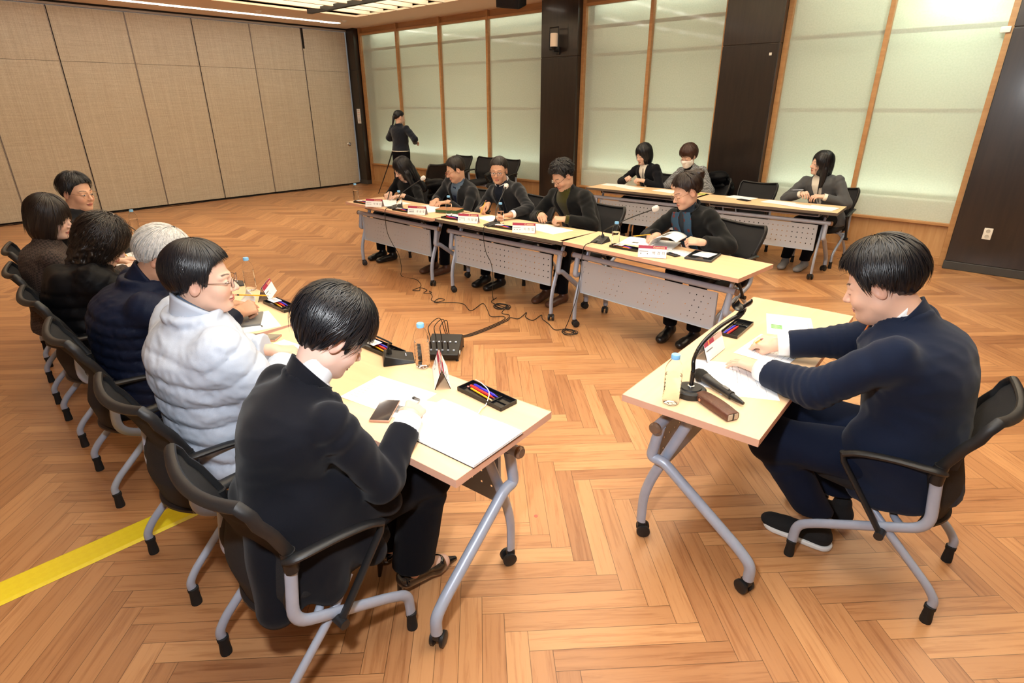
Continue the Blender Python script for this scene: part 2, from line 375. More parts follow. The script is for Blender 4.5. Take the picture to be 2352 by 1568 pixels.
for (x0, x1), lb in zip(cofs, ('ceiling coffer of pale fins glowing warm beside the folding partition', 'wide ceiling coffer of pale fins above the back tables')):
    t = empty('ceiling_light', ((x0 + x1) / 2, (cy0 + cy1) / 2, CEIL)); tag(t, lb, 'ceiling light', 'ceiling coffers'); O = Vector(t.location)
    MB().box((0, 0, .32), (x1 - x0, cy1 - cy0, .02)).build('back_panel', cofm, t, smooth=False); x = x0 + .2
    while x < x1 - .1:
        MB().box((x - O.x, 0, .30), (.13, cy1 - cy0 - .05, .02)).build('lamp_strip', warm, t, smooth=False)
        MB().box((x + .2 - O.x, 0, .10), (.05, cy1 - cy0, .20)).build('fin', cofm, t, smooth=False)
        x += .40
    MB().box((0, 6.05 - O.y, .0), (x1 - x0, .09, .07)).build('black_track', blackp, t, smooth=False)
for sx_, y0, y1, lb in ((-11.09, 1.0, 7.25, 'long bright slot light running along the ceiling beside the partition'), (-6.85, .4, 7.2, 'long slot light in the ceiling, second from the partition'), (-5.50, .4, 7.2, 'long slot light in the ceiling, third from the partition')):
    t = empty('slot_light', (sx_, (y0 + y1) / 2, CEIL - .006)); tag(t, lb, 'ceiling light', 'ceiling slot lights')
    MB().box((0, 0, 0), (.10, y1 - y0, .010)).build('diffuser', slot, t, smooth=False); y = y0 + .3
    b = MB()
    while y < y1 - .2: MB().box((0, y - t.location.y, -.006), (.07, .30, .004)).build('lamp_core', slot_hot, t, smooth=False); y += .95
for x, y, lb in ((-10.63, 5.39, 'small round detector on the ceiling halfway along the slot light'), (-10.69, 7.10, 'small round detector on the ceiling near the dark corner post')):
    o = MB().lathe([(0, -.03), (.03, -.03), (.05, -.012), (.055, 0), (0, 0)], 20).build('smoke_detector', whitep, loc=(x, y, CEIL)); tag(o, lb, 'detector')
# dark loudspeaker hanging from the ceiling
t = empty('ceiling_speaker', (-6.33, 7.05, 3.13)); t.rotation_euler = (.3, .12, .35); tag(t, 'black box loudspeaker hung from the ceiling left of the pillar lamp', 'speaker')
MB().box((0, 0, 0), (.36, .30, .22), r=.015).build('cabinet', blackp, t); MB().box((0, -.155, 0), (.32, .01, .18), r=.003).build('grille', meshfab, t)
MB().tube([(0, 0, .1), (0, 0, .3)], .02).build('bracket', blackp, t)

# wall lamp, outlet, sensors, notice
t = empty('wall_lamp', (-6.09, PY, 2.62)); tag(t, 'black framed wall lamp with a cream cylinder shade on the pillar', 'lamp')
b = MB(); q = [(-.085, -.12, -.13), (.085, -.12, -.13), (.085, -.12, .17), (-.085, -.12, .17)]
for i in range(4): b.tube([q[i], q[(i + 1) % 4]], .009, 4)
b.build('frame', blackp, t)
MB().lathe([(0, -.09), (.055, -.09), (.057, -.08), (.057, .085), (.052, .095), (0, .095)], 24, Matrix.Translation((0, -.12, 0))).build('lamp_shade', mat('cream_shade', (.80, .62, .42), .5, emis=.25), t)
MB().lathe([(0, -.13), (.018, -.13), (.055, -.092), (0, -.092)], 20, Matrix.Translation((0, -.12, 0))).build('shade_holder', blackp, t)
MB().box((0, -.06, -.15), (.03, .13, .025)).box((0, -.012, -.14), (.07, .022, .11), r=.004).build('bracket', blackp, t)
t = empty('wall_outlet', (-.258, PY, .43)); tag(t, 'white double wall outlet on the dark right pillar', 'outlet')
MB().box((0, -.005, 0), (.075, .01, .12), r=.003).build('cover_plate', whitep, t)
for z in (.028, -.028): MB().lathe([(.019, 0), (.019, .004), (.013, .002), (0, .002)], 16, Matrix.Translation((0, -.009, z)) @ Matrix.Rotation(PI / 2, 4, 'X')).build('socket', mat('socket_grey', (.5, .48, .44), .5), t)
t = empty('wall_outlet', (-6.12, PY, .50)); tag(t, 'small white outlet low on the left pillar behind the seated man', 'outlet')
MB().box((0, -.005, 0), (.075, .01, .05), r=.003).build('cover_plate', whitep, t)
o = MB().box((0, 0, 0), (.03, .012, .03), r=.003).build('sensor_button', whitep, loc=(-2.826, PY - .006, 2.273)); tag(o, 'tiny square white button on the middle dark pillar', 'sensor')
o = MB().box((0, 0, 0), (.085, .03, .055), r=.006).build('wall_sensor', whitep, loc=(-.62, GY - .05, 2.385)); tag(o, 'small white sensor box high at the right edge of the frosted glass', 'sensor')
t = empty('wall_notice', (-11.645, PY - .008, 1.47)); tag(t, 'white paper notice with printed lines on the dark corner post', 'notice')
MB().box((0, 0, 0), (.125, .003, .30)).build('sheet', white, t)
b = MB()
for i, (wd, z) in enumerate([(.08, .11), (.08, .075), (.08, .04), (.08, .005), (.07, -.04), (.07, -.065), (.08, -.09), (.055, -.12)]): b.box((0, -.002, z), (wd, .001, .010), mi=i % 2 if i < 4 or i == 6 else 0)
b.build('printed_lines', [mat('notice_grey', (.45, .40, .38), .8), mat('notice_red', (.75, .35, .30), .8)], t)

# yellow cable protector strip on the floor
def yellow():
    m, t, n, l, b = nt('yellow_tread_tape'); tc = n.new('ShaderNodeTexCoord')
    mp = n.new('ShaderNodeMapping'); mp.inputs['Scale'].default_value = (38, 38, 1); mp.inputs['Rotation'].default_value = (0, 0, .78); l.new(tc.outputs['Object'], mp.inputs[0])
    ck = n.new('ShaderNodeTexChecker'); ck.inputs['Scale'].default_value = 1; ck.inputs[1].default_value = (.86, .69, .02, 1); ck.inputs[2].default_value = (.84, .665, .017, 1); l.new(mp.outputs[0], ck.inputs[0])
    l.new(ck.outputs[0], b.inputs['Base Color']); b.inputs['Roughness'].default_value = .45
    bp = n.new('ShaderNodeBump'); bp.inputs['Strength'].default_value = .3; bp.inputs['Distance'].default_value = .002; l.new(ck.outputs[1], bp.inputs['Height']); l.new(bp.outputs[0], b.inputs['Normal']); return m

t = MB().prism([(-.075, 0), (.075, 0), (.06, .008), (-.06, .008)], -.9, .9, Matrix(((1, 0, 0, 0), (0, 0, 1, 0), (0, 1, 0, 0), (0, 0, 0, 1))))
o = t.build('floor_strip', yellow(), loc=(-2.575, -.15, .001), rz=-.03, smooth=False); tag(o, 'bright yellow ribbed cable cover strip on the parquet behind the chairs', 'cable cover')
for x, y, c, lb in ((-1.315, 1.62, (.7, .12, .08), 'tiny red sticker dot on the parquet between the two near tables'),):
    o = MB().lathe([(0, 0), (.009, 0), (.009, .0006), (0, .0006)], 14).build('sticker', mat('sticker_red', c, .6), loc=(x, y, .0005)); tag(o, lb, 'sticker')
# ------------------------------------------------------------------ folding tables
def perforated(name, mode):
    m, t, n, l, b = nt(name)
    b.inputs['Base Color'].default_value = (.43, .47, .54, 1); b.inputs['Roughness'].default_value = .42; b.inputs['Metallic'].default_value = .25
    tc = n.new('ShaderNodeTexCoord'); sx = n.new('ShaderNodeSeparateXYZ'); l.new(tc.outputs['Object'], sx.inputs[0])
    def mth(op, a, b_=None, c=None):
        q = n.new('ShaderNodeMath'); q.operation = op
        for i, z in enumerate((a, b_, c)):
            if z is None: continue
            if isinstance(z, (int, float)): q.inputs[i].default_value = z
            else: l.new(z, q.inputs[i])
        return q.outputs[0]
    X, Z = sx.outputs[0], sx.outputs[2]
    if mode == 'square':
        px, pz, r = .050, .052, .0052
        u = mth('SUBTRACT', mth('FRACT', mth('DIVIDE', mth('ADD', X, 10.025), px)), .5); v = mth('SUBTRACT', mth('FRACT', mth('DIVIDE', mth('SUBTRACT', Z, -.094), pz)), .5)
        dd = mth('MAXIMUM', mth('ABSOLUTE', mth('MULTIPLY', u, px)), mth('ABSOLUTE', mth('MULTIPLY', v, pz)))
        ok = mth('MULTIPLY', mth('LESS_THAN', mth('ABSOLUTE', X), .56), mth('LESS_THAN', mth('ABSOLUTE', mth('ADD', Z, -.01)), .104))
    else:
        px, pz, r = .052, .042, .0043                    # slanting clusters of round holes
        Xs = mth('ADD', X, mth('MULTIPLY', Z, .30))
        u = mth('SUBTRACT', mth('FRACT', mth('DIVIDE', mth('ADD', Xs, 10.0), px)), .5); v = mth('SUBTRACT', mth('FRACT', mth('DIVIDE', mth('SUBTRACT', Z, -.105), pz)), .5)
        a = mth('MULTIPLY', u, px); c = mth('MULTIPLY', v, pz); dd = mth('SQRT', mth('ADD', mth('MULTIPLY', a, a), mth('MULTIPLY', c, c)))
        f1 = mth('FRACT', mth('DIVIDE', mth('ADD', Xs, 10.0), .364))
        row = mth('FLOOR', mth('DIVIDE', mth('SUBTRACT', Z, -.105), pz)); par = mth('MULTIPLY', mth('FRACT', mth('MULTIPLY', row, .5)), .28)
        ok = mth('MULTIPLY', mth('LESS_THAN', mth('FRACT', mth('ADD', f1, par)), .56), mth('MULTIPLY', mth('LESS_THAN', mth('ABSOLUTE', X), .57), mth('LESS_THAN', mth('ABSOLUTE', Z), .104)))
    hole = mth('MULTIPLY', mth('LESS_THAN', dd, r), ok)
    l.new(mth('SUBTRACT', 1, hole), b.inputs['Alpha'])
    return m
perf_sq = perforated('perforated_steel_square', 'square'); perf_rd = perforated('perforated_steel_round', 'round')
trayg = mat('tray_dark_grey', (.035, .037, .045), .45)
lockm = mat('end_cap_brown', (.25, .17, .12), .25, .4)
def make_table(name, loc, deg, edge, perf, label, group):
    t = empty(name, loc, math.radians(deg)); tag(t, label, 'table', group)
    MB().box((0, 0, .706), (1.5, .5, .026)).build('table_top', beech, t, smooth=False)
    e = MB()
    for y in (-1, 1): e.box((0, y * .251, .706), (1.504, .003, .0275))
    for x in (-1, 1): e.box((x * .751, 0, .706), (.003, .504, .0275))
    e.build('edge_band', edge, t, smooth=False)
    b = MB(); b.tube([(-.70, .13, .592), (.70, .13, .592)], .021, 16); b.build('crossbar', silver, t)
    for s in (-1, 1): MB().lathe([(.0235, -.006), (.0245, .004), (.018, .012), (0, .013)], 16, Matrix.Translation((s * .70, .13, .592)) @ Matrix.Rotation(s * PI / 2, 4, 'Y')).build('bar_end_cap', lockm, t)
    p = MB(); p.box((0, .150, 0), (1.17, .0025, .265)); p.box((0, .157, -.1325), (1.17, .016, .002))
    p.box((-.585, .157, 0), (.002, .016, .265)); p.box((.585, .157, 0), (.002, .016, .265))
    o = p.build('modesty_panel', perf, t, smooth=False); o.location = (0, 0, .435)
    s_ = MB(); s_.box((0, -.02, .655), (1.12, .26, .004)); s_.box((0, .11, .665), (1.12, .004, .024)); s_.build('under_shelf', trayg, t, smooth=False)
    b = MB()
    for x in (-.57, .57): b.tube(fillet([(x, -.14, .69), (x, -.14, .648), (x, .125, .648), (x, .125, .69)], .02), .0045, 6)
    b.tube([(-.57, .125, .648), (.57, .125, .648)], .0045, 6); b.tube([(-.57, -.14, .648), (.57, -.14, .648)], .0045, 6); b.build('shelf_wire', silver, t)
    for s in (-1, 1):
        x = s * .655
        b = MB(); b.tube(fillet([(x, .128, .585), (x, .155, .43), (x, .10, .43), (x, -.235, .18), (x, -.285, .13), (x, -.285, .068)], .055, 6), .021, 14); b.build('leg', silver, t)
        x2 = s * .617
        b = MB(); b.tube(fillet([(x2, .02, .655), (x2, .16, .30), (x2, .185, .20), (x2, .185, .068)], .05, 5), .013, 12, rb=.021, up=(0, 1, 0)); b.build('leg', silver, t)
        b = MB(); b.box((x2, .0, .674), (.05, .09, .04), r=.006); b.prism([(-.05, 0), (.05, 0), (.015, -.06), (-.015, -.06)], -.022, .022, Matrix.Translation((x2, .03, .69)) @ Matrix(((0, 0, 1, 0), (1, 0, 0, 0), (0, 1, 0, 0), (0, 0, 0, 1)))); b.build('hinge_bracket', blackp if s > 0 else trayg, t)
        for (cx, cy, sw) in ((x, -.285, .4), (x2, .185, 2.6)):
            M = Matrix.Translation((cx, cy, 0)) @ Matrix.Rotation(sw * s, 4, 'Z')
            b = MB()
            for q in (-.018, .018): b.lathe([(0, -.009), (.022, -.009), (.0285, -.006), (.0285, .006), (.022, .009), (0, .009)], 20, M @ Matrix.Translation((q, .012, .0287)) @ Matrix.Rotation(PI / 2, 4, 'Y'))
            b.box((0, .004, .052), (.026, .036, .028), M, r=.006); b.lathe([(.012, .05), (.012, .078), (0, .078)], 12, M); b.build('caster', blackp, t)
    return t
T1 = make_table('folding_table', (-1.815, 1.105, 0), 4.6, edge_light, perf_sq, 'light wood folding table at the near left with the open spiral notebook on its corner', 'folding tables of the meeting')
T2 = make_table('folding_table', (-3.36, 1.150, 0), -1.5, edge_light, perf_rd, 'light wood folding table of the left row, in front of the white haired man', 'folding tables of the meeting')
T3 = make_table('folding_table', (-4.86, 1.27, 0), -4, edge_light, perf_rd, 'light wood folding table at the far end of the left row', 'folding tables of the meeting')
T4 = make_table('folding_table', (-4.975, 3.825, 0), 180 - .7, edge_light, perf_rd, 'light wood folding table at the left end of the facing row', 'folding tables of the meeting')
T5 = make_table('folding_table', (-3.445, 3.825, 0), 180 + .3, edge_dark, perf_sq, 'light wood folding table with dark edge in the middle of the facing row', 'folding tables of the meeting')
T6 = make_table('folding_table', (-1.965, 3.80, 0), 180 - 4.5, edge_light, perf_rd, 'light wood folding table at the right end of the facing row', 'folding tables of the meeting')
T7 = make_table('folding_table', (-.748, 2.46, 0), 180 - 87.4, edge_light, perf_sq, 'light wood folding table alone at the right, where the man in navy writes', 'folding tables of the meeting')
B1 = make_table('folding_table', (-3.63, 6.59, 0), 180 + 2, edge_dark, perf_sq, 'light wood folding table behind, in front of the masked woman', 'folding tables of the meeting')
B2 = make_table('folding_table', (-2.16, 6.56, 0), 180 + 4, edge_dark, perf_sq, 'light wood folding table behind, in front of the woman in grey jacket', 'folding tables of the meeting')

# ------------------------------------------------------------------ nesting armchairs
def make_chair(label, group):
    t = empty('armchair', (0, 0, 0)); tag(t, label, 'chair', group)
    for s in (-1, 1):
        x = s * .205
        b = MB(); b.tube(fillet([(x, -.14, .575), (x, -.165, .375), (x, .165, .205), (x, .235, .16), (x, .24, .07)], .06, 6), .0135, 14, rb=.019, up=(0, 0, 1)); b.build('side_tube', silver, t)
        b = MB(); b.tube(fillet([(s * .165, .05, .375), (x * .97, -.05, .30), (x, -.215, .145), (x, -.245, .10), (x, -.24, .06)], .05, 5), .0125, 12, rb=.016); o = b.build('rear_leg', silver, t)
        for y in (.24, -.24):
            b = MB(); b.lathe([(0, 0), (.019, 0), (.0195, .01), (.016, .055), (.019, .062), (.019, .075), (.014, .078), (0, .078)], 14, Matrix.Translation((x, y, 0))); b.build('foot_tip', rubber, t)
        xa = s * .245
        b = MB(); b.tube(bez([(x, -.150, .60), (xa - s * .01, -.128, .612), (xa, -.02, .608), (xa, .08, .588), (xa, .132, .565)], 5), .021, 12, rb=.012, up=(0, 0, 1))
        b.tube([(xa, .138, .572), (xa, .128, .535), (xa - s * .004, .04, .41), (xa - s * .01, -.035, .30)], .010, 10, rb=.014)
        b.tube([(xa + s * .012, -.038, .295), (x - s * .01, -.038, .295)], .016, 14); b.tube([(x, -.14, .555), (x, -.142, .625)], .021, 14); b.build('armrest', blackp, t)
    b = MB()
    def seat(u, v):
        a = u * 2 * PI; f = math.sin(v * PI / 2)
        ex = math.copysign(abs(math.cos(a)) ** .45, math.cos(a)); ey = math.copysign(abs(math.sin(a)) ** .45, math.sin(a))
        return (ex * .205 * f, .035 + ey * .215 * f + 0, .445 + .018 * (1 - f) - (.018 if f > .97 else 0) - .012 * (ey * f > .7) * f)
    prof = [(0, .0), (.5, .004), (.8, .0), (.93, -.006), (.985, -.02), (1, -.038), (.96, -.06), (.8, -.068), (0, -.07)]
    P = []; F = []; n = 40
    for f, dz in prof:
        for j in range(n):
            a = 2 * PI * j / n; ex = math.copysign(abs(math.cos(a)) ** .5, math.cos(a)); ey = math.copysign(abs(math.sin(a)) ** .5, math.sin(a))
            yy = ey * .215 * f; P.append((ex * .195 * f, .035 + yy, .455 + dz - max(0, yy - .13) * .25 - (.008 if f < .6 else 0)))
    for i in range(len(prof) - 1):
        for j in range(n): F.append((i * n + (j + 1) % n, i * n + j, (i + 1) * n + j, (i + 1) * n + (j + 1) % n))
    b.add(P, F); b.build('seat', seatfab, t, angle=60)
    # backrest: curved shell, hourglass outline
    def back(u, v):      # u -1..1 across, v 0..1 up
        z = .335 + v * .475
        hw = float(np.interp(v, [0, .06, .16, .3, .45, .56, .8, .95, 1], [.135, .165, .19, .197, .200, .206, .224, .222, .204]))
        y = float(np.interp(v, [0, .25, .52, .8, 1], [-.165, -.185, -.150, -.205, -.265]))
        bulge = float(np.interp(v, [0, .3, .6, 1], [.05, .055, .05, .04]))
        return (u * hw, y - bulge * (1 - u * u) + .025, z + .018 * (u * u) * (1 if v > .9 else 0))
    def rim():
        R = [back(u, 0) for u in np.linspace(-1, 1, 10)] + [back(1, v) for v in np.linspace(.04, .97, 26)] + [back(u, 1) for u in np.linspace(1, -1, 14)] + [back(-1, v) for v in np.linspace(.97, .04, 26)]
        return R
    b = MB(); R = rim(); b.tube(R, .0125, 10, rb=.018, closed=True, up=(0, 1, 0)); b.build('back_frame', blackp, t)
    b = MB(); b.grid(lambda u, v: back((u * 2 - 1) * .985, .01 + v * .98), 14, 24); b.build('back_mesh', meshfab, t, solid=.004)
    b = MB(); b.tube(fillet([(-.205, -.1, .335), (-.165, -.05, .345), (.165, -.05, .345), (.205, -.1, .335)], .03), .013, 10)
    b.tube([(-.19, .02, .385), (.19, .02, .385)], .012, 10); b.build('seat_bar', silver, t)
    return t
chairs = [
 ((-1.465, .620), 1.5, 'black mesh armchair of the person in the black suit at the bottom', 'armchairs of the left row'),
 ((-2.175, .625), 2, 'black mesh armchair of the man in the pale grey padded jacket', 'armchairs of the left row'),
 ((-3.01, .63), -3, 'black mesh armchair of the white haired man', 'armchairs of the left row'),
 ((-3.74, .66), -2, 'black mesh armchair of the curly haired woman in the black padded coat', 'armchairs of the left row'),
 ((-4.42, .70), -6, 'black mesh armchair of the woman in the brown checked jacket', 'armchairs of the left row'),
 ((-5.12, .80), -8, 'black mesh armchair of the man with thin glasses, farthest of the left row', 'armchairs of the left row'),
 ((-.13, 2.335), 88, 'black mesh armchair of the man in the navy suit at the right', 'armchairs of the meeting'),
 ((-5.66, 4.47), 178, 'black mesh armchair of the long haired woman, with the padded coat on its back', 'armchairs of the facing row'),
 ((-4.74, 4.50), 180, 'black mesh armchair of the man with pink tinted glasses', 'armchairs of the facing row'),
 ((-3.86, 4.52), 176, 'black mesh armchair of the man speaking into the microphone', 'armchairs of the facing row'),
 ((-3.05, 4.50), 172, 'black mesh armchair of the man in the olive sweater', 'armchairs of the facing row'),
 ((-1.76, 4.48), 166, 'black mesh armchair of the woman with the blue scarf', 'armchairs of the facing row'),
 ((-3.84, 7.22), 176, 'black mesh armchair of the woman with the black bob', 'armchairs of the back row'),
 ((-3.16, 7.24), 176, 'black mesh armchair of the masked woman, with a dark coat hanging from it', 'armchairs of the back row'),
 ((-2.53, 7.12), 180, 'empty black mesh armchair at the back table beside the dark pillar', 'armchairs of the back row'),
 ((-1.70, 7.28), 178, 'black mesh armchair of the woman in the grey jacket', 'armchairs of the back row'),
 ((-8.10, 7.45), 180, 'empty black armchair against the frosted glass, left of three', 'empty armchairs against the glass'),
 ((-7.52, 7.50), 184, 'empty black armchair against the frosted glass, middle of three', 'empty armchairs against the glass'),
 ((-6.93, 7.45), 176, 'empty black armchair against the frosted glass, right of three', 'empty armchairs against the glass'),
 ((-7.55, 6.35), 95, 'empty black armchair pushed sideways behind the facing row', 'empty armchairs against the glass'),
]
CH = []
for i, (p, r, lb, g) in enumerate(chairs):
    if i == 0: ch = make_chair(lb, g); ch.location = (*p, 0); ch.rotation_euler.z = math.radians(r)
    else: ch = dup(CH[0], (*p, 0), math.radians(r), lb, g)
    CH.append(ch)
# ------------------------------------------------------------------ people: fields -> one closed surface each
F32 = np.float32
def V3(*a): return np.array(a if len(a) == 3 else a[0], dtype=np.float64)
def unit(v): v = np.asarray(v, float); return v / (np.linalg.norm(v) + 1e-12)
def rcone(P, a, b, r1, r2):
    a = V3(a); ba = V3(b) - a; q = P - a.astype(F32)
    t = np.clip(q @ (ba / (ba @ ba)).astype(F32), 0, 1)
    return np.linalg.norm(q - t[:, None] * ba.astype(F32), axis=1) - (r1 + (r2 - r1) * t)
def conet(P, a, b):
    a = V3(a); ba = V3(b) - a; return np.clip((P - a.astype(F32)) @ (ba / (ba @ ba)).astype(F32), -.3, 1.3)
def ell(P, c, r, R=None):
    q = P - V3(c).astype(F32)
    if R is not None: q = q @ np.asarray(R, F32)
    r = np.asarray(r, F32); k0 = np.linalg.norm(q / r, axis=1); k1 = np.linalg.norm(q / (r * r), axis=1) + 1e-6
    return k0 * (k0 - 1) / k1
def smin(a, b, k): h = np.clip(k - np.abs(a - b), 0, None) / k; return np.minimum(a, b) - h * h * k * .25
def smax(a, b, k): return -smin(-a, -b, k)
def wav(P, f, seed, n=7):
    g = np.random.RandomState(seed); s = np.zeros(len(P), F32)
    for i in range(n):
        k = g.normal(size=3); k = k / np.linalg.norm(k) * f * g.uniform(.6, 1.5); s += np.sin(P @ k.astype(F32) + F32(g.uniform(0, 6.28)))
    return s / math.sqrt(n)
def nets(fn, lo, hi, h):
    lo = np.asarray(lo, float); n = np.maximum(3, np.ceil((np.asarray(hi, float) - lo) / h).astype(int) + 1)
    ax = [lo[i] + h * np.arange(n[i]) for i in range(3)]
    D = np.empty(tuple(n), F32)
    step = max(1, int(400000 // (n[1] * n[2])))
    for i in range(0, n[0], step):
        X, Y, Z = np.meshgrid(ax[0][i:i + step], ax[1], ax[2], indexing='ij')
        D[i:i + step] = fn(np.stack([X.ravel(), Y.ravel(), Z.ravel()], 1).astype(F32)).reshape(X.shape)
    D[0] = D[-1] = 1; D[:, 0] = D[:, -1] = 1; D[:, :, 0] = D[:, :, -1] = 1
    S = D < 0; nc = n - 1
    acc = np.zeros((*nc, 3), F32); cnt = np.zeros(tuple(nc), F32); quads = []
    cid = lambda A: A
    for d in range(3):
        s0 = [slice(None)] * 3; s1 = [slice(None)] * 3; s0[d] = slice(0, -1); s1[d] = slice(1, None)
        a, b_ = D[tuple(s0)], D[tuple(s1)]; m = S[tuple(s0)] != S[tuple(s1)]
        I = np.argwhere(m); 
        if len(I) == 0: continue
        va = a[m]; vb = b_[m]; t = va / (va - vb); pos = I.astype(F32); pos[:, d] += t
        e, f = [x for x in range(3) if x != d]
        cs = []
        for oe, of in ((-1, -1), (0, -1), (0, 0), (-1, 0)):
            J = I.copy(); J[:, e] += oe; J[:, f] += of
            ok = np.all((J >= 0) & (J < nc), axis=1)
            np.add.at(acc, tuple(J[ok].T), pos[ok]); np.add.at(cnt, tuple(J[ok].T), 1); cs.append(J)
        flip = (va < 0) ^ (d == 1)
        q = np.stack([np.ravel_multi_index(tuple(np.clip(J, 0, nc - 1).T), tuple(nc)) for J in cs], 1)
        q[~flip] = q[~flip][:, ::-1]; quads.append(q)
    used = np.argwhere(cnt > 0); ids = -np.ones(int(np.prod(nc)), np.int64)
    ids[np.ravel_multi_index(tuple(used.T), tuple(nc))] = np.arange(len(used))
    V = acc[cnt > 0] / cnt[cnt > 0][:, None] * h + lo
    Q = ids[np.concatenate(quads)]
    return V, Q[(Q >= 0).all(1)]
class Skin:
    """several field surfaces joined as one mesh with a colour per vertex"""
    def __init__(s): s.V = []; s.Q = []; s.C = []; s.n = 0
    def add(s, V, Q, C=None):
        s.V.append(V); s.Q.append(Q + s.n); s.C.append(np.tile(np.array([.5, .5, .5]), (len(V), 1)) if C is None else C); s.n += len(V)
    def field(s, fn, lo, hi, h, col=None):
        V, Q = nets(fn, lo, hi, h); s.add(V, Q, None if col is None else col(V))
    def build(s, name, m, root, M=None, smooth=True):
        V = np.concatenate(s.V); Q = np.concatenate(s.Q); C = np.concatenate(s.C)
        V = V - np.array(root.location)
        me = bpy.data.meshes.new(name); me.vertices.add(len(V)); me.vertices.foreach_set('co', V.astype(F32).ravel())
        k = Q.shape[1]; me.loops.add(Q.size); me.polygons.add(len(Q)); me.loops.foreach_set('vertex_index', Q.astype(np.int32).ravel())
        me.polygons.foreach_set('loop_start', np.arange(0, Q.size, k, dtype=np.int32)); me.polygons.foreach_set('loop_total', np.full(len(Q), k, np.int32))
        me.update(calc_edges=True); me.polygons.foreach_set('use_smooth', np.ones(len(Q), bool))
        a = me.color_attributes.new('tone', 'FLOAT_COLOR', 'POINT'); a.data.foreach_set('color', np.concatenate([C, np.ones((len(C), 1))], 1).astype(F32).ravel())
        me.materials.append(m); o = bpy.data.objects.new(name, me); COL.objects.link(o); o.parent = root; return o
def skinmat():
    m, t, n, l, b = nt('skin'); a = n.new('ShaderNodeAttribute'); a.attribute_name = 'tone'
    l.new(a.outputs['Color'], b.inputs['Base Color']); b.inputs['Roughness'].default_value = .48; b.inputs['Subsurface Weight'].default_value = .12; b.inputs['Subsurface Radius'].default_value = (.012, .005, .003); b.inputs['Specular IOR Level'].default_value = .4
    return m
skin = skinmat()
def cloth(name, col, rough=.85, f=900, bump=.25, sheen=.03, noise=.06):
    return mat(name, col, rough, bump=bump, bscale=f, noise=noise, nscale=6, sheen=sheen, spec=.10)
def hairmat(name, col, rough=.34, k=.6):
    m, t, n, l, b = nt(name); MT[name] = m
    tc = n.new('ShaderNodeTexCoord'); nz = n.new('ShaderNodeTexNoise'); nz.inputs['Scale'].default_value = 90; nz.inputs['Detail'].default_value = 2; l.new(tc.outputs['Object'], nz.inputs[0])
    rp = n.new('ShaderNodeValToRGB'); rp.color_ramp.elements[0].color = (*[c * k for c in col], 1); rp.color_ramp.elements[1].color = (*[min(1, c * 1.4) for c in col], 1); l.new(nz.outputs[0], rp.inputs[0]); l.new(rp.outputs[0], b.inputs['Base Color'])
    b.inputs['Roughness'].default_value = rough; b.inputs['Specular IOR Level'].default_value = .42; return m

HC = V3(0, -.014, .032); HR = np.array([.0765, .095, .085])
def head_field(P, fat=1.0, fem=0):
    Q = P.copy(); Q[:, 0] = np.abs(Q[:, 0])
    d = ell(Q, HC, HR)
    d = smin(d, ell(Q, (0, .028, -.032), (.061 * fat, .062, .083)), .03)
    d = smin(d, rcone(Q, (.034 * fat, .005, -.058), (.012, .058, -.092 + .006 * fem), .031 * fat, .022), .025)
    d = smin(d, ell(Q, (.034 * fat, .056, -.032), (.027 * fat, .027, .027)), .02)
    if fat > 1.08: d = smin(d, ell(Q, (0, .02, -.09), (.05, .055, .035)), .03)
    d = smin(d, rcone(Q, (.042, .069, .020), (.010, .084, .021), .008, .008), .014)
    d = smax(d, -ell(Q, (.031, .100, .003), (.018, .014, .011)), .012)
    d = smin(d, ell(Q, (.031, .0735, .001), (.0155, .0165, .0115)), .005)
    d = smin(d, rcone(Q, (0, .086, .008), (0, .1075, -.027), .0065, .0105), .013)
    d = smin(d, ell(Q, (.0105, .097, -.032), (.008, .009, .0065)), .006)
    d = smin(d, ell(Q, (0, .0875, -.0595), (.0225, .0095, .0050)), .005)
    d = smin(d, ell(Q, (0, .0865, -.0695), (.0190, .0095, .0060)), .004)
    d = smin(d, ell(Q, (0, .074, -.094), (.018, .015, .013)), .016)
    a = .25; R = np.array([[1, 0, 0], [0, math.cos(a), math.sin(a)], [0, -math.sin(a), math.cos(a)]])
    e = ell(Q, (.079, -.010, -.003), (.0075, .019, .031), R)
    e = smax(e, -ell(Q, (.0875, -.007, .0), (.0065, .010, .017), R), .004)
    return smin(d, e, .006)
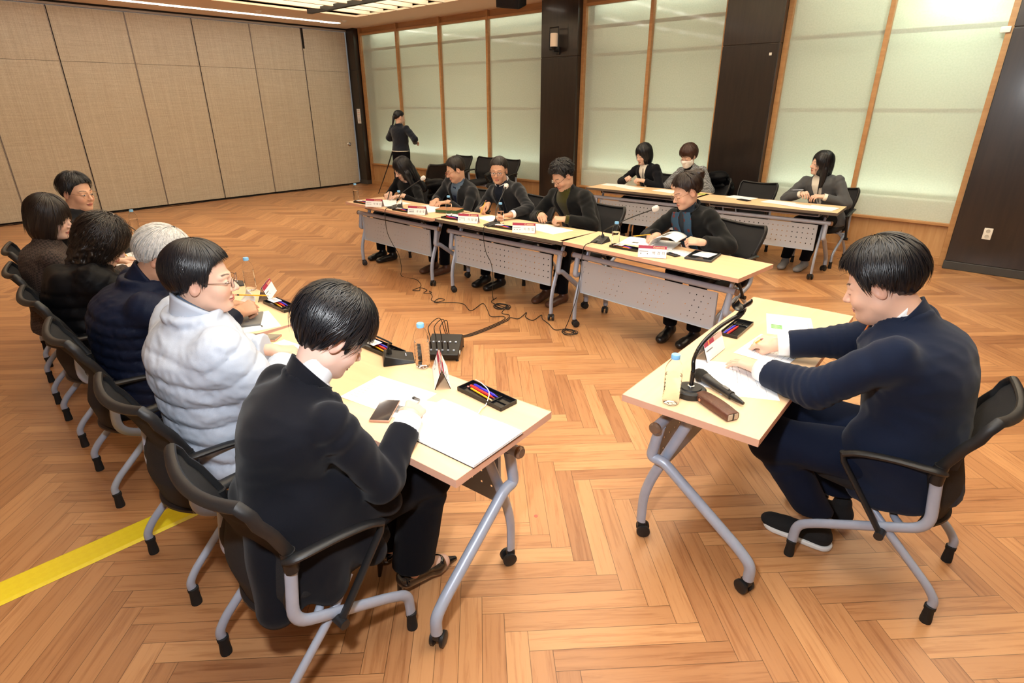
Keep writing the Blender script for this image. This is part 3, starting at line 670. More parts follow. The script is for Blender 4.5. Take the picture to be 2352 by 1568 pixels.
def head_color(tone, look, lipc, brow=(.05, .035, .03)):
    def f(Q):
        C = np.tile(np.array(tone, float), (len(Q), 1)); x = np.abs(Q[:, 0]); y, z = Q[:, 1], Q[:, 2]; fr = y > .05
        bl = np.exp(-(((x - .045) / .02) ** 2 + ((z + .03) / .02) ** 2)) * fr * .25; C = C * (1 - bl[:, None]) + bl[:, None] * np.array([.72, .28, .20])
        n_ = np.exp(-((x / .014) ** 2 + ((z + .028) / .014) ** 2)) * fr * .2; C = C * (1 - n_[:, None]) + n_[:, None] * np.array([.70, .27, .19])
        er = np.clip((x - .074) / .006, 0, 1) * .25; C = C * (1 - er[:, None]) + er[:, None] * np.array([.70, .28, .2])
        def blend(w, c): nonlocal C; w = np.clip(w, 0, 1)[:, None]; C = C * (1 - w) + w * np.array(c)
        lm = ((x / .023) ** 2 + ((z + .0645) / .0100) ** 2); blend((1.15 - lm) * 3 * fr, lipc)
        blend((.0014 - np.abs(z + .0648)) / .0008 * (x < .021) * fr, (.16, .05, .045))
        bz = .0255 + .004 * np.sin(np.clip((x - .012) / .036, 0, 1) * 2.4); blend((.0038 - np.abs(z - bz)) / .0022 * (x > .012) * (x < .048) * fr * .85, brow)
        ex = x - .031
        if look == 'down':
            blend((.0017 - np.abs(z - (-.0045 - 18 * ex * ex * .3))) / .001 * (np.abs(ex) < .0145) * fr, (.03, .02, .02))
        else:
            zz = z - .0005 - (-.05 * ex); eh = .0046 * np.sqrt(np.clip(1 - (ex / .0148) ** 2, 0, 1))
            blend((eh - np.abs(zz)) / .001 * fr, (.62, .58, .54)); ir = np.sqrt((ex + .001) ** 2 + (zz) ** 2); blend((.0056 - ir) / .0012 * (np.abs(zz) < eh) * fr, (.02, .012, .01))
            blend((.0014 - np.abs(zz - eh)) / .0009 * (np.abs(ex) < .0148) * fr, (.03, .02, .02))
        nh = ((x - .007) / .0045) ** 2 + ((z + .0375) / .0028) ** 2 + ((y - .103) / .006) ** 2; blend((1 - nh) * 2, (.25, .09, .07))
        return C
    return f
CUTS = dict(   # lower rim of the hair, by y of the head
 men=([-.12, -.075, -.045, -.022, .004, .012, .026, .034, .05, .07, .11], [-.080, -.074, -.042, .012, .020, -.012, -.018, .028, .064, .079, .086]),
 full=([-.12, -.06, -.035, -.02, .004, .012, .034, .042, .06, .075, .11], [-.118, -.110, -.072, .006, .014, -.034, -.040, .000, .030, .040, .046]),
 tight=([-.12, -.075, -.045, -.022, .004, .012, .026, .034, .05, .07, .11], [-.05, -.045, -.01, .03, .04, .02, .02, .045, .066, .078, .084]))
def zcut(y, k): a, b_ = CUTS[k]; return np.interp(y, a, b_)
def hair_field(st):
    k = st['kind']; th = st.get('th', .016); amp = st.get('amp', .0035); seed = st.get('seed', 1)
    def f(P):
        Q = P.copy(); x, y, z = P[:, 0], P[:, 1], P[:, 2]
        ph = np.arctan2(x, y + .03); co = np.arctan2(np.hypot(x, y + .03), z)
        g = np.random.RandomState(seed); s = np.zeros(len(P), F32)
        for i in range(5): s += np.sin(ph * int(g.randint(7, 30)) + co * g.uniform(-5, 5) + g.uniform(0, 6)).astype(F32)
        s = s / 2.2 * amp
        if st.get('curl'): s = s + wav(P, 170, seed, 8) * .006
        d = ell(P, HC + V3(0, -.004, .006 + th * .25), HR + V3(th, th * .9, th * 1.15)) + s
        if k in ('men', 'full', 'tight', 'bun', 'pony'):
            c = zcut(y, {'bun': 'tight', 'pony': 'tight'}.get(k, k)) + wav(P, 240, seed) * .003
            d = d + th * .85 * np.clip(1 - (z - c) / .05, 0, 1) ** 1.5 * np.where(y > .05, .55, 1)
            d = smax(d, (c - z) * .7, .006)
            if k == 'bun': d = smin(d, ell(P, (0.0, -.122, .092), (.048, .044, .044)) + s + wav(P, 160, seed) * .003, .02)
            if k == 'pony':
                d = smin(d, rcone(P, (0, -.115, .0), (0.0, -.12, -.14), .026, .016) + s, .02)
        else:
            L = st.get('len', .13); wd = st.get('wd', .096)
            sh = ell(P, (0, -.022, -.02), (wd, .108, .145)) + s
            if L > .2:
                Qa = P.copy(); Qa[:, 0] = np.abs(Qa[:, 0])
                sh = smin(sh, rcone(Qa, (.062, st.get('fy', -.03), -.05), (.078, st.get('fy2', .0), -L), .038, .026) + s, .03)
                sh = smin(sh, rcone(P, (0, -.07, -.05), (0, -.09, -L * .8), .055, .045) + s, .04)
            sh = smax(sh, -(z + L) + wav(P, 200, seed) * .004, .012)
            d = smin(d, sh, .02)
            fz = st.get('bang', .045)
            open_ = ell(P, (st.get('ox', 0), .100, fz - .105), (st.get('ow', .056), .085, .105))
            d = smax(d, -open_ + wav(P, 200, seed) * .002, .008)
            inner = ell(P, (0, .0, -.13), (.052, .06, .10)); d = smax(d, -inner, .01)
        return d
    return f
def locks(st, n, H, Hc, seed=3):
    """tapered hair locks lying over the hair volume, following its flow"""
    g = np.random.RandomState(seed); k = st['kind']; th = st.get('th', .016); V = []; Q = []; o = 0
    C = HC + V3(0, -.004, .006 + th * .25); R = HR + V3(th, th * .9, th * 1.15)
    long_ = k not in ('men', 'full', 'tight', 'bun', 'pony'); L = st.get('len', .13)
    curl = st.get('curl', 0); lift = st.get('lift', .004)
    for i in range(n):
        az = g.uniform(-PI, PI); c0 = g.uniform(.1, 1.25) if not long_ else g.uniform(.1, 1.5); ln = g.uniform(.05, .12) * (1.6 if long_ else 1) * st.get('ll', 1)
        drift = g.normal() * st.get('mess', .09) + .22 * math.sin(az * 3 + seed) + st.get('sweep', 0) * (1 if abs(az) < 1.3 else .2); pts = []; m = 8; off = g.uniform(-.0015, lift); w = g.uniform(.0010, .0022)
        p = None; bad = False; ph = g.uniform(0, 6)
        for j in range(m):
            s = j / (m - 1); co = c0 + s * ln / .1
            a_ = az + drift * s
            dirv = V3(math.sin(a_) * math.sin(co), math.cos(a_) * math.sin(co), math.cos(co))
            q = C + dirv * R * (1 + .0) + dirv * off * (1 + s * .8)
            if long_ and (co > 1.6):
                base = C + V3(math.sin(a_), math.cos(a_), 0) * R; q = base + V3(0, 0, -(co - 1.57) * .1) ; q[:2] += dirv[:2] * (off + .004)
                if q[2] < -L - .008: break
            if curl: q = q + V3(math.sin(ph + s * 9), math.cos(ph + s * 9), math.sin(ph + 2 + s * 8)) * .006
            if not long_:
                zc = zcut(q[1], {'bun': 'tight', 'pony': 'tight'}.get(k, k))
                if q[2] < zc - (.014 if (q[1] > .04 and k == 'full') else .006): break
            else:
                fz = st.get('bang', .045); qq = (q - V3(st.get('ox', 0), .1, fz - .105)) / V3(st.get('ow', .056), .085, .105)
                if qq @ qq < .95: break
            pts.append(q)
        if len(pts) < 4: continue
        pts = np.array(pts); T = np.gradient(pts, axis=0); T /= np.linalg.norm(T, axis=1)[:, None] + 1e-9
        N_ = pts - C; N_ /= np.linalg.norm(N_, axis=1)[:, None] + 1e-9; S_ = np.cross(T, N_)
        mm = len(pts); wv = w * np.sin(np.linspace(.35, PI, mm)) ** .6 + .0002
        ring = [pts + S_ * wv[:, None], pts + N_ * (wv * .55)[:, None], pts - S_ * wv[:, None]]
        vv = np.stack(ring, 1).reshape(-1, 3); V.append(vv)
        for j in range(mm - 1):
            for a_, b_ in ((0, 1), (1, 2)): Q.append((o + j * 3 + a_, o + j * 3 + b_, o + (j + 1) * 3 + b_, o + (j + 1) * 3 + a_))
        o += len(vv)
    V = np.concatenate(V) @ H.T + Hc; return V, np.array(Q)
def wisps(st, n, H, Hc, seed=5):
    g = np.random.RandomState(seed); V = []; Q = []; o = 0; th = st.get('th', .016); C = HC + V3(0, 0, .01); R = HR + V3(th, th, th)
    for i in range(n):
        az = g.uniform(-PI, PI); co = g.uniform(.1, 1.4); d = V3(math.sin(az) * math.sin(co), math.cos(az) * math.sin(co), math.cos(co)); p = C + d * R * .99; q = d + g.normal(size=3) * .8; q = unit(q); down = V3(0, 0, -.6)
        pts = []; ln = g.uniform(.010, .028)
        for j in range(6): pts.append(p.copy()); p = p + unit(q + down * j * .25) * ln / 5
        pts = np.array(pts); T = np.gradient(pts, axis=0); S_ = np.cross(T, d); S_ /= np.linalg.norm(S_, axis=1)[:, None] + 1e-9; w = .0005
        N_ = np.cross(T, S_); N_ /= np.linalg.norm(N_, axis=1)[:, None] + 1e-9
        vv = np.stack([pts + S_ * w, pts + N_ * w, pts - S_ * w], 1).reshape(-1, 3); V.append(vv)
        for j in range(5):
            for a_, b_ in ((0, 1), (1, 2), (2, 0)): Q.append((o + j * 3 + a_, o + j * 3 + b_, o + (j + 1) * 3 + b_, o + (j + 1) * 3 + a_))
        o += len(vv)
    return np.concatenate(V) @ H.T + Hc, np.array(Q)
POSES = dict(   # curl of the three joints (index..pinky), thumb
 flat=([(18, 14, 8), (16, 14, 8), (18, 16, 8), (20, 18, 10)], 0.15),
 relax=([(32, 34, 20), (36, 38, 22), (40, 40, 24), (44, 42, 24)], .45),
 pen=([(46, 40, 16), (54, 60, 30), (64, 66, 36), (70, 68, 36)], .95),
 fist=([(62, 70, 40), (66, 74, 40), (70, 74, 40), (72, 72, 40)], .9),
 hold=([(40, 48, 26), (44, 50, 28), (48, 52, 28), (52, 52, 28)], .8))
def hand_field(pose, s):
    """s = +1: thumb towards +x; fingers +y, back of the hand +z"""
    cur, th = POSES[pose]; segs = []
    X = [.030, .0105, -.0105, -.030]; Y = [.084, .089, .085, .076]; LN = [(.041, .025, .019), (.045, .029, .021), (.042, .027, .020), (.032, .021, .018)]; RR = [.0092, .0094, .009, .0080]; SP = [.10, .02, -.05, -.13]
    for i in range(4):
        p = V3(X[i] * s, Y[i], 0); a = 0; sp = SP[i] * s * (1 if pose in ('flat',) else .35)
        segs.append((V3(X[i] * s * .55, .004, -.001), p, .0145, .0115, .012))
        for j in range(3):
            a += math.radians(cur[i][j]); d = V3(math.sin(sp) * math.cos(a), math.cos(sp) * math.cos(a), -math.sin(a)); q = p + d * LN[i][j]
            r0 = RR[i] * (1 - .10 * j); segs.append((p, q, r0 * (1.06 if j else 1.12), r0 * .92, .004 if j else .007)); p = q
    a = V3(.020 * s, .016, -.006); b = V3((.046 - .010 * th) * s, .050, -.012 - .012 * th); c = V3((.054 - .028 * th) * s, .078 - .002 * th, -.016 - .020 * th); e = V3((.056 - .042 * th) * s, .101 - .004 * th, -.018 - .024 * th)
    segs += [(a, b, .0165, .0130, .012), (b, c, .0118, .0105, .007), (c, e, .0105, .0085, .004)]
    def f(P):
        d = rcone(P * np.array([1, 1, 1.15], F32), (0, -.02, 0), (0, .006, 0), .0245, .0245)
        for A, B, r1, r2, k in segs: d = smin(d, rcone(P, A, B, r1, r2), k)
        return d
    return f
def frame(f, n):
    f = unit(f); n = V3(n) - f * (V3(n) @ f); n = unit(n); return np.stack([np.cross(f, n), f, n], 1)     # columns: x, y(fingers), z(back)
def euler_head(yaw, pitch, roll=0):
    """columns right, forward, up; yaw = facing angle measured from +x, pitch > 0 looks down"""
    cy, sy = math.cos(yaw), math.sin(yaw); cp, sp = math.cos(pitch), math.sin(pitch)
    fwd = V3(cy * cp, sy * cp, -sp); r = V3(sy, -cy, 0); up = np.cross(r, fwd)
    c, s = math.cos(roll), math.sin(roll); return np.stack([r * c + up * s, fwd, up * c - r * s], 1)
def ik(a, b, l1, l2, hint):
    a, b = V3(a), V3(b); d = b - a; L = np.linalg.norm(d)
    if L > (l1 + l2) * .995: k = L / ((l1 + l2) * .995); l1 *= k; l2 *= k
    u = d / L; x = (l1 * l1 - l2 * l2 + L * L) / (2 * L); h = math.sqrt(max(0, l1 * l1 - x * x))
    p = V3(hint) - u * (V3(hint) @ u); return a + u * x + unit(p) * h
TOPP = dict(t=[-.34, -.2, 0, .15, .3, .5, .65, .78, .86, .92, .97, 1.03, 1.1],
            am=[.195, .195, .190, .182, .176, .182, .196, .200, .188, .150, .100, .072, .066],
            af=[.190, .190, .182, .165, .150, .155, .166, .168, .158, .126, .086, .060, .055],
            bm=[.150, .150, .145, .138, .130, .128, .132, .130, .120, .098, .080, .066, .062],
            bf=[.150, .150, .140, .122, .108, .112, .122, .118, .108, .088, .070, .056, .052])
def person(D):
    at = D['at']; root = empty('person', (at[0], at[1], 0)); tag(root, D['label'], 'person', None)
    fem = D.get('fem', 0); sc = D.get('sc', 1.0); hv = D.get('hv', .009)          # hv = voxel size
    Hc = V3(D['head']); hy, hp, hr = D['hang']; H = euler_head(math.radians(hy), math.radians(hp), math.radians(hr))
    by = math.radians(D.get('yaw', hy)); fwd = V3(math.cos(by), math.sin(by), 0); rgt = V3(math.sin(by), -math.cos(by), 0)
    pel = V3(at[0], at[1], D.get('pz', .53))
    N = V3(D['neck']) if 'neck' in D else Hc - V3(0, 0, .128) - fwd * .050
    ch = N - pel; L = np.linalg.norm(ch); W = ch / L; U = unit(rgt - W * (rgt @ W)); FV = np.cross(W, U)          # U right, FV forward, W up the spine
    B = np.stack([U, FV, W], 1); bend = D.get('bend', .04); big = D.get('big', 1.0)
    prof_a = np.array(TOPP['af' if fem else 'am']) * big; prof_b = np.array(TOPP['bf' if fem else 'bm']) * big * D.get('deep', 1.0); TT = TOPP['t']
    def tl(P): q = (P - pel.astype(F32)) @ B.astype(F32); t = q[:, 2] / L; return q[:, 0], q[:, 1] + bend * 4 * np.clip(t, 0, 1) * np.clip(1 - t, 0, 1) - .0, t
    def torso(P, inf=0, t0=-.3):
        u, v, t = tl(P); a = np.interp(t, TT, prof_a) + inf; b_ = np.interp(t, TT, prof_b) + inf
        k = np.sqrt((u / a) ** 2 + (v / b_) ** 2); d = (k - 1) * np.minimum(a, b_) * .93
        d = smax(d, ((t - 1.08) * L).astype(F32), .02); return smax(d, ((t0 - t) * L).astype(F32), .03)
    def tw(u, v, t): return pel + U * u + FV * (v - bend * 4 * max(0, min(1, t)) * max(0, min(1, 1 - t))) + W * (t * L)
    def surf(u, t, inf=0): a = float(np.interp(t, TT, prof_a)) + inf; b_ = float(np.interp(t, TT, prof_b)) + inf; return tw(u, b_ * math.sqrt(max(.02, 1 - (u / a) ** 2)), t)
    sw = (.165 if fem else .185) * big; sdrop = D.get('sdrop', .875)
    arms = {}
    for sd, key in ((1, 'R'), (-1, 'L')):
        S = tw(sd * sw, D.get('sfwd', .015), sdrop); wr = D['w' + key]
        if wr is None: continue
        wrist = V3(wr[0]); hint = wr[4] if len(wr) > 4 else None
        if hint is None: hint = U * sd * .6 - V3(0, 0, 1) - fwd * .3
        E_ = ik(S, wrist, .27 * sc, .245 * sc, hint); arms[key] = (S, E_, wrist, wr[1], wr[2], wr[3], sd)
    # ---- body: head, neck, hands and the trunk under the clothes in one mesh
    sk = Skin(); tone = D.get('tone', (.56, .33, .22)); hs = D.get('hs', 1.0)
    fat = D.get('fat', 1.0); nr = (.045 if fem else .053) * (1 + (fat - 1) * .9)
    Nl = (N - Hc) @ H / hs
    def hf(Q): return smin(head_field(Q, fat, fem), rcone(Q, (0, -.026, -.045), Nl + V3(0, 0, 0), nr, nr * 1.12), .025)
    dl = min(-.15, Nl[2] - .02); V, Qd = nets(hf, (-.11, min(-.14, Nl[1] - .07), dl), (.11, .135, .135), D.get('hh', .0036)); Vc = head_color(tone, D.get('look', 'down'), D.get('lip', (.50, .18, .14)), D.get('brow', (.05, .035, .03)))(V)
    sk.add(V * hs @ H.T + Hc, Qd, Vc)
    inner = lambda P: torso(P, -.03, -.1)
    lo = np.minimum(pel, N) - .28; hi = np.maximum(pel, N) + .28
    V, Qd = nets(lambda P: smin(inner(P), np.minimum.reduce([rcone(P, a[0], a[1], .035, .03) for a in arms.values()] or [inner(P)]), .03), np.minimum(lo, np.min([a[1] for a in arms.values()] + [lo], 0) - .06), np.maximum(hi, np.max([a[1] for a in arms.values()] + [hi], 0) + .06), .02); sk.add(V, Qd, np.tile(np.array(tone), (len(V), 1)))
    for key, (S, E_, wrist, fd, nd, pose, sd) in arms.items():
        if pose is None: continue
        fr = frame(fd, nd); th = 1 if sd < 0 else -1
        f2 = hand_field(pose, th); hsz = D.get('hsz', 1.0 if not fem else .92)
        el = (E_ - wrist) @ fr / hsz
        V, Qd = nets(lambda P: smin(f2(P), rcone(P, (0, 0, 0), unit(el) * .06, .0235, .024), .015), (-.10, -.12, -.11), (.10, .20, .06), D.get('hdh', .0032))
        C = np.tile(np.array(tone), (len(V), 1)); w = np.clip((V[:, 1] - .06) / .12, 0, 1)[:, None] * .35; C = C * (1 - w) + w * np.array([.66, .32, .24]); sk.add(V * hsz @ fr.T + wrist, Qd, C)
    sk.build('body', skin, root)
    # ---- upper garment
    g = D['top']; m = g['mat']; inf = g.get('inf', .012); kind = g.get('kind', 'jacket'); seed = D.get('seed', 1)
    cuff = g.get('cuff', .03); rs = g.get('rs', (.058, .050, .042)); rs = [r * (1 if not fem else .93) * (big if big > 1 else 1) for r in rs]
    hem = g.get('hem', -.22); vt = g.get('v')           # v = (t at button, half width at the top)
    def topf(P, opening=True):
        d = torso(P, inf, hem); u, v, t = tl(P)
        if kind in ('jacket',): d = d + .0035 * wav(P, 26, seed) + .0028 * np.abs(wav(P, 60, seed + 1)) - .002
        if kind in ('puffer', 'vest'):
            q = g.get('q', .05); d = d - g.get('qa', .012) * np.abs(np.sin(PI * (t * L + .15 * u * u + .004 * wav(P, 14, seed + 9)) / q)) ** .45 + .005 + .003 * np.abs(wav(P, 55, seed)) + .0025 * np.abs(wav(P, 120, seed + 4))
        for key, (S, E_, wrist, fd, nd, pose, sd) in arms.items():
            e = unit(wrist - E_); we = wrist - e * cuff
            a1 = rcone(P, S, E_, rs[0], rs[1]); a2 = rcone(P, E_, wrist + e * .02, rs[1], rs[2]); a = smin(a1, a2, .03)
            if kind == 'puffer':
                t1 = conet(P, S, E_); t2 = conet(P, E_, wrist); pr = np.where(a1 < a2, t1 * .27, t2 * .245); a = a - g.get('qa', .012) * np.abs(np.sin(PI * pr / g.get('q', .05))) ** .45 - .003 + .004 * np.abs(wav(P, 60, seed)) + .0028 * np.abs(wav(P, 130, seed + 7))
            else:
                el = np.exp(-(np.linalg.norm(P - E_.astype(F32), axis=1) / .11) ** 2); ax = unit(E_ - S)
                a = a + .0028 * wav(P, 45, seed) + el * .0065 * np.sin((P @ (ax + e).astype(F32)) * 95 + 2.5 * wav(P, 22, seed + 2)) * .6
                st_ = np.exp(-(np.linalg.norm(P - (S * .8 + E_ * .2).astype(F32), axis=1) / .09) ** 2); a = a + st_ * .006 * np.sin(P @ (ax * 85).astype(F32) + 2 * wav(P, 25, seed + 3))
            a = smax(a, ((P - we.astype(F32)) @ e.astype(F32)), .006)
            d = smin(d, a, {'vest': .02, 'puffer': .06}.get(kind, .035))
        if vt and opening:
            wv = np.clip((t - vt[0]) / (1.0 - vt[0]), 0, 1) * vt[1]; cutd = np.abs(u) - wv; cutd = np.where((v > .0) & (t > vt[0]), cutd, .05); d = np.maximum(d, -cutd)
            rg = np.where((v > .02) & (t > vt[0]) & (t < .97), np.abs(cutd - .014) - .014, .05); d = np.where(rg < 0, d - .005, d)
        nk = rcone(P, N + (Hc - N) * .02, N + (Hc - N) * .95, nr + g.get('nk', .012), nr + g.get('nk', .012))
        d = smax(d, -nk, .008)
        if g.get('ext'):
            for (A, Bc, r1, r2) in g['ext']: d = smin(d, rcone(P, A, Bc, r1, r2) + .003 * wav(P, 35, seed), .05)
        return d
    pts = [pel, N] + [a[0] for a in arms.values()] + [a[1] for a in arms.values()] + [a[2] for a in arms.values()] + [V3(e[1]) for e in g.get('ext', [])] + [V3(e[0]) for e in g.get('ext', [])]
    lo = np.min(pts, 0) - .22; hi = np.max(pts, 0) + .22; lo[2] = min(lo[2] + .05, pel[2] + hem * L - .06 if not g.get('ext') else 9); hi[2] = max(N[2] + .09, np.max([p[2] for p in pts]) + .09)
    s = Skin(); s.field(topf, lo, hi, hv); s.build(g.get('name', 'jacket'), m, root)
    if vt or g.get('inner'):                                           # what shows in the opening
        s = Skin(); s.field(lambda P: smax(torso(P, inf - .014, .15), -rcone(P, N, Hc, nr + .001, nr), .006), np.minimum(pel, N) - .22, np.maximum(pel, N) + .22, .012); s.build(g.get('inner_name', 'shirt'), g['inner'], root)
    if 'collar' in g:                                                  # (material, name, r add, height, forward gap deg, flare)
        for (cm, cn, ra, h0, h1, gap, fl) in g['collar']:
            ax = unit(Hc - N + FV * .0); A = N - ax * .012; sx = unit(U - ax * (U @ ax)); sf = np.cross(ax, sx)
            b = MB()
            def cf(u, v):
                a = math.radians(90 + gap / 2 + u * (360 - gap)); hh = h0 + (h1 - h0) * v; r = nr + ra + fl * v * v; dip = .022 * math.sin(a)
                p = A + sx * math.cos(a) * r * 1.04 + sf * math.sin(a) * r * 1.0 + ax * (hh - dip * (1 if v > -.1 else 0)); return tuple(p - np.array(root.location))
            b.grid(cf, 36, 6); b.build(cn, cm, root, solid=.010 if 'stand' in cn else .005)
    for key, (S, E_, wrist, fd, nd, pose, sd) in arms.items():          # shirt cuffs
        if 'cuffm' in g and (key in g.get('cuffs', 'RL')):
            e = unit(wrist - E_); r = rs[2] * .84; up = unit(np.cross(e, V3(.3, .2, 1))); b = MB(); A = wrist - e * (cuff + .012) - np.array(root.location)
            b.tube([A, A + e * .02, A + e * g.get('cl', .045)], [r, r, r * .95], 20, cap=False); b.build('shirt_cuff', g['cuffm'], root, solid=.003)
    # ---- hair
    st = D['hair']
    lo = V3(-.15, -.19, -max(.14, st.get('len', .1) + .04) - (.06 if st['kind'] == 'pony' else 0)); hi = V3(.15, .14, .19)
    V, Qd = nets(hair_field(st), lo, hi, D.get('hrh', .0045)); V = V * hs @ H.T + Hc
    s = Skin(); s.add(V, Qd); 
    if st.get('n'): s.Q[0] = s.Q[0]; Lk = locks(st, st['n'], H * hs, Hc, st.get('seed', 3)); s.add(*Lk)
    if st.get('wn'): s.add(*wisps(st, st['wn'], H * hs, Hc))
    s.build('hair', st['mat'], root)
    # ---- legs
    lg = D.get('legs')
    if lg:
        kn = D.get('kn', .5); s = Skin(); P0 = []
        lr = lg.get('r', (.088, .066, .052)); lr = [r * (big ** .5) for r in lr]
        hips = [pel + rgt * .085 * sd - V3(0, 0, .02) for sd in (1, -1)]; K = [V3(k) for k in lg['k']]; A = [V3(a) for a in lg['a']]
        def lf(P):
            d = ell(P, pel - V3(0, 0, .01), (.17 * big, .13, .11), np.stack([rgt, fwd, V3(0, 0, 1)], 1))
            for i in range(2):
                cutz = lg.get('cut', .10); a1 = rcone(P, hips[i], K[i], lr[0], lr[1]); a2 = rcone(P, K[i], A[i], lr[1] * .97, lr[2]); kk = np.exp(-(np.linalg.norm(P - K[i].astype(F32), axis=1) / .13) ** 2)
                q = smin(a1, a2, .03) + .0025 * wav(P, 40, seed + 8) + kk * .005 * np.sin(P @ (unit(A[i] - K[i]) * 80).astype(F32) + 2 * wav(P, 25, seed)); q = smax(q, (A[i][2] + lg.get('ah', 0) - P[:, 2]), .006); d = smin(d, q, .02)
            return d
        pts = hips + K + A; s.field(lf, np.min(pts, 0) - .15, np.max(pts, 0) + .13, max(hv, .010)); s.build('trousers', lg['mat'], root)
        for i in range(2):
            fdv = V3(lg['f'][i]) ; fdv = unit(fdv); fr = np.stack([np.cross(fdv, V3(0, 0, 1)), fdv, V3(0, 0, 1)], 1); kind_ = lg.get('shoe', 'shoe'); ank = A[i] - V3(0, 0, A[i][2])
            tilt = lg.get('tilt', [0, 0])[i]; lift = lg.get('lift', [0, 0])[i]
            RT = np.array([[1, 0, 0], [0, math.cos(tilt), math.sin(tilt)], [0, -math.sin(tilt), math.cos(tilt)]]).T
            def sf(P):
                d = rcone(P, (0, -.035, .045), (0, .10, .034), .040, .038); d = smin(d, ell(P, (0, .15, .028), (.044, .062, .034)), .03); d = smin(d, rcone(P, (0, -.02, .06), (0, -.02, .10), .040, .038), .02); return smax(d, -(P[:, 2] - .004), .006)
            def slab(z0, z1, ex):
                def q(P):
                    d = rcone(P * np.array([1, 1, 0], F32), (0, -.035, 0), (0, .145, 0), .040 + ex, .047 + ex); return smax(smax(d, P[:, 2] - z1, .006), z0 - P[:, 2], .004)
                return q
            Mx = fr @ RT; off = ank + V3(0, 0, lift); s = Skin()
            if lg.get('skinfoot'):
                s.field(lambda P: smin(rcone(P, (0, -.02, .04), (0, -.02, .14), .034, .034), rcone(P, (0, -.02, .05), (0, .13, .03), .034, .030), .02), (-.08, -.12, -.01), (.08, .24, .18), .006); s.V = [v @ Mx.T + off for v in s.V]; s.build('foot', lg['skinfoot'], root); s = Skin()
                hl = lambda P: smax(smax(smin(rcone(P, (0, -.035, .04), (0, .10, .034), .041, .036), rcone(P, (0, .10, .026), (0, .19, .016), .036, .012), .02), -rcone(P, (0, -.02, .075), (0, .09, .058), .036, .027), .004), -(P[:, 2] - .004), .004)
                s.field(lambda P: np.minimum(hl(P), rcone(P, (0, -.06, .02), (0, -.065, -.045), .014, .007)), (-.08, -.12, -.07), (.08, .24, .13), .004)
            else: s.field(sf, (-.08, -.12, -.01), (.08, .24, .16), .0075)
            s.V = [v @ Mx.T + off for v in s.V]; s.build('shoe', lg['shoem'], root)
            if lg.get('solem'):
                s = Skin(); s.field(slab(.0, .022, .005), (-.08, -.12, -.01), (.08, .24, .06), .005); s.V = [v @ Mx.T + off for v in s.V]; s.build('shoe_sole', lg['solem'], root)
    # ---- glasses
    gl = D.get('glasses')
    if gl:
        b = MB(); rw, rh, rr = gl.get('w', .024), gl.get('h', .018), gl.get('r', .0011)
        tr = lambda p: tuple(V3(p) * hs @ H.T + Hc - np.array(root.location))
        for sx in (-1, 1):
            b.tube([tr((sx * .033 + math.copysign(abs(math.cos(a)) ** .8, math.cos(a)) * rw, .104 - abs(math.cos(a)) * .002, .0 + math.copysign(abs(math.sin(a)) ** .8, math.sin(a)) * rh)) for a in np.linspace(0, 2 * PI, 24, endpoint=False)], rr, 5, closed=True)
            b.tube([tr((sx * (.033 + rw), .102, .006)), tr((sx * .076, .085, .008)), tr((sx * .0835, .02, .012)), tr((sx * .083, -.012, .014)), tr((sx * .082, -.03, -.004))], rr * 1.1, 5)
        b.tube([tr((-.010, .1035, .004)), tr((0, .107, .007)), tr((.010, .1035, .004))], rr, 5)
        go = b.build('glasses', gl['mat'], root)
        if gl.get('lens'):
            for sx in (-1, 1):
                b = MB(); n_ = 20; b.add([tr((sx * .033 + math.cos(a) * rw, .1035, math.sin(a) * rh)) for a in np.linspace(0, 2 * PI, n_, endpoint=False)], [tuple(range(n_))]); b.build('lens', gl['lens'], go)
    if D.get('mask'):
        s = Skin(); s.field(lambda Q: smax(smax(smax(head_field(Q, fat, fem) - .011, -(head_field(Q, fat, fem) - .005), .002), Q[:, 2] + .002 + np.abs(Q[:, 0]) * .25, .004), .012 - Q[:, 1] + np.abs(Q[:, 2] + .05) * .35, .004), (-.1, -.02, -.13), (.1, .14, .01), .0035)
        s.V = [v * hs @ H.T + Hc for v in s.V]; s.build('face_mask', D['mask'], root)
    D['_'] = dict(root=root, H=H, Hc=Hc, N=N, tw=tw, surf=surf, arms=arms, U=U, FV=FV, W=W, L=L, pel=pel, tl=tl, torso=torso)
    return D
def on_front(D, name, pts, half, m, inf=.02):
    """a strip of cloth lying on the chest along (u, t) points"""
    q = D['_']; b = MB(); P = [q['surf'](u, t, inf) - np.array(q['root'].location) for u, t in pts]; C = bez(P, 5); S = q['U']
    b.grid(lambda a, v: tuple(np.array(C[int(round(v * (len(C) - 1)))]) + S * (a - .5) * 2 * half), 4, len(C) - 1); return b.build(name, m, q['root'], solid=.004)
# ------------------------------------------------------------------ who sits where
navy = cloth('navy_suit_wool', (.007, .012, .030), .85, 1100, .2, .1)
blacksuit = cloth('black_suit_cloth', (.006, .0065, .010), .85, 1000, .2, .08)
blackk = cloth('black_knit', (.005, .005, .006), .95, 600, .4, .1)
darkgrey = cloth('charcoal_wool', (.012, .013, .016), .9, 700, .4, .2)
darkcoat = cloth('dark_coat_wool', (.009, .0095, .010), .95, 700, .4, .1)
puffw = cloth('pale_grey_nylon', (.46, .51, .60), .5, 300, .1, 0, .02)
puffb = cloth('black_nylon', (.004, .004, .005), .5, 300, .1, 0, .02)
vestm = cloth('navy_quilted_nylon', (.007, .010, .024), .5, 300, .1, 0, .02)
greyjk = cloth('grey_suit_cloth', (.075, .078, .085), .85, 900, .2, .1)
whites = cloth('white_shirt', (.78, .80, .84), .8, 900, .1, 0, .01)
cream = cloth('cream_knit', (.74, .70, .62), .9, 600, .2, .1, .02)
blues = cloth('blue_shirt', (.09, .13, .19), .8, 900, .1)
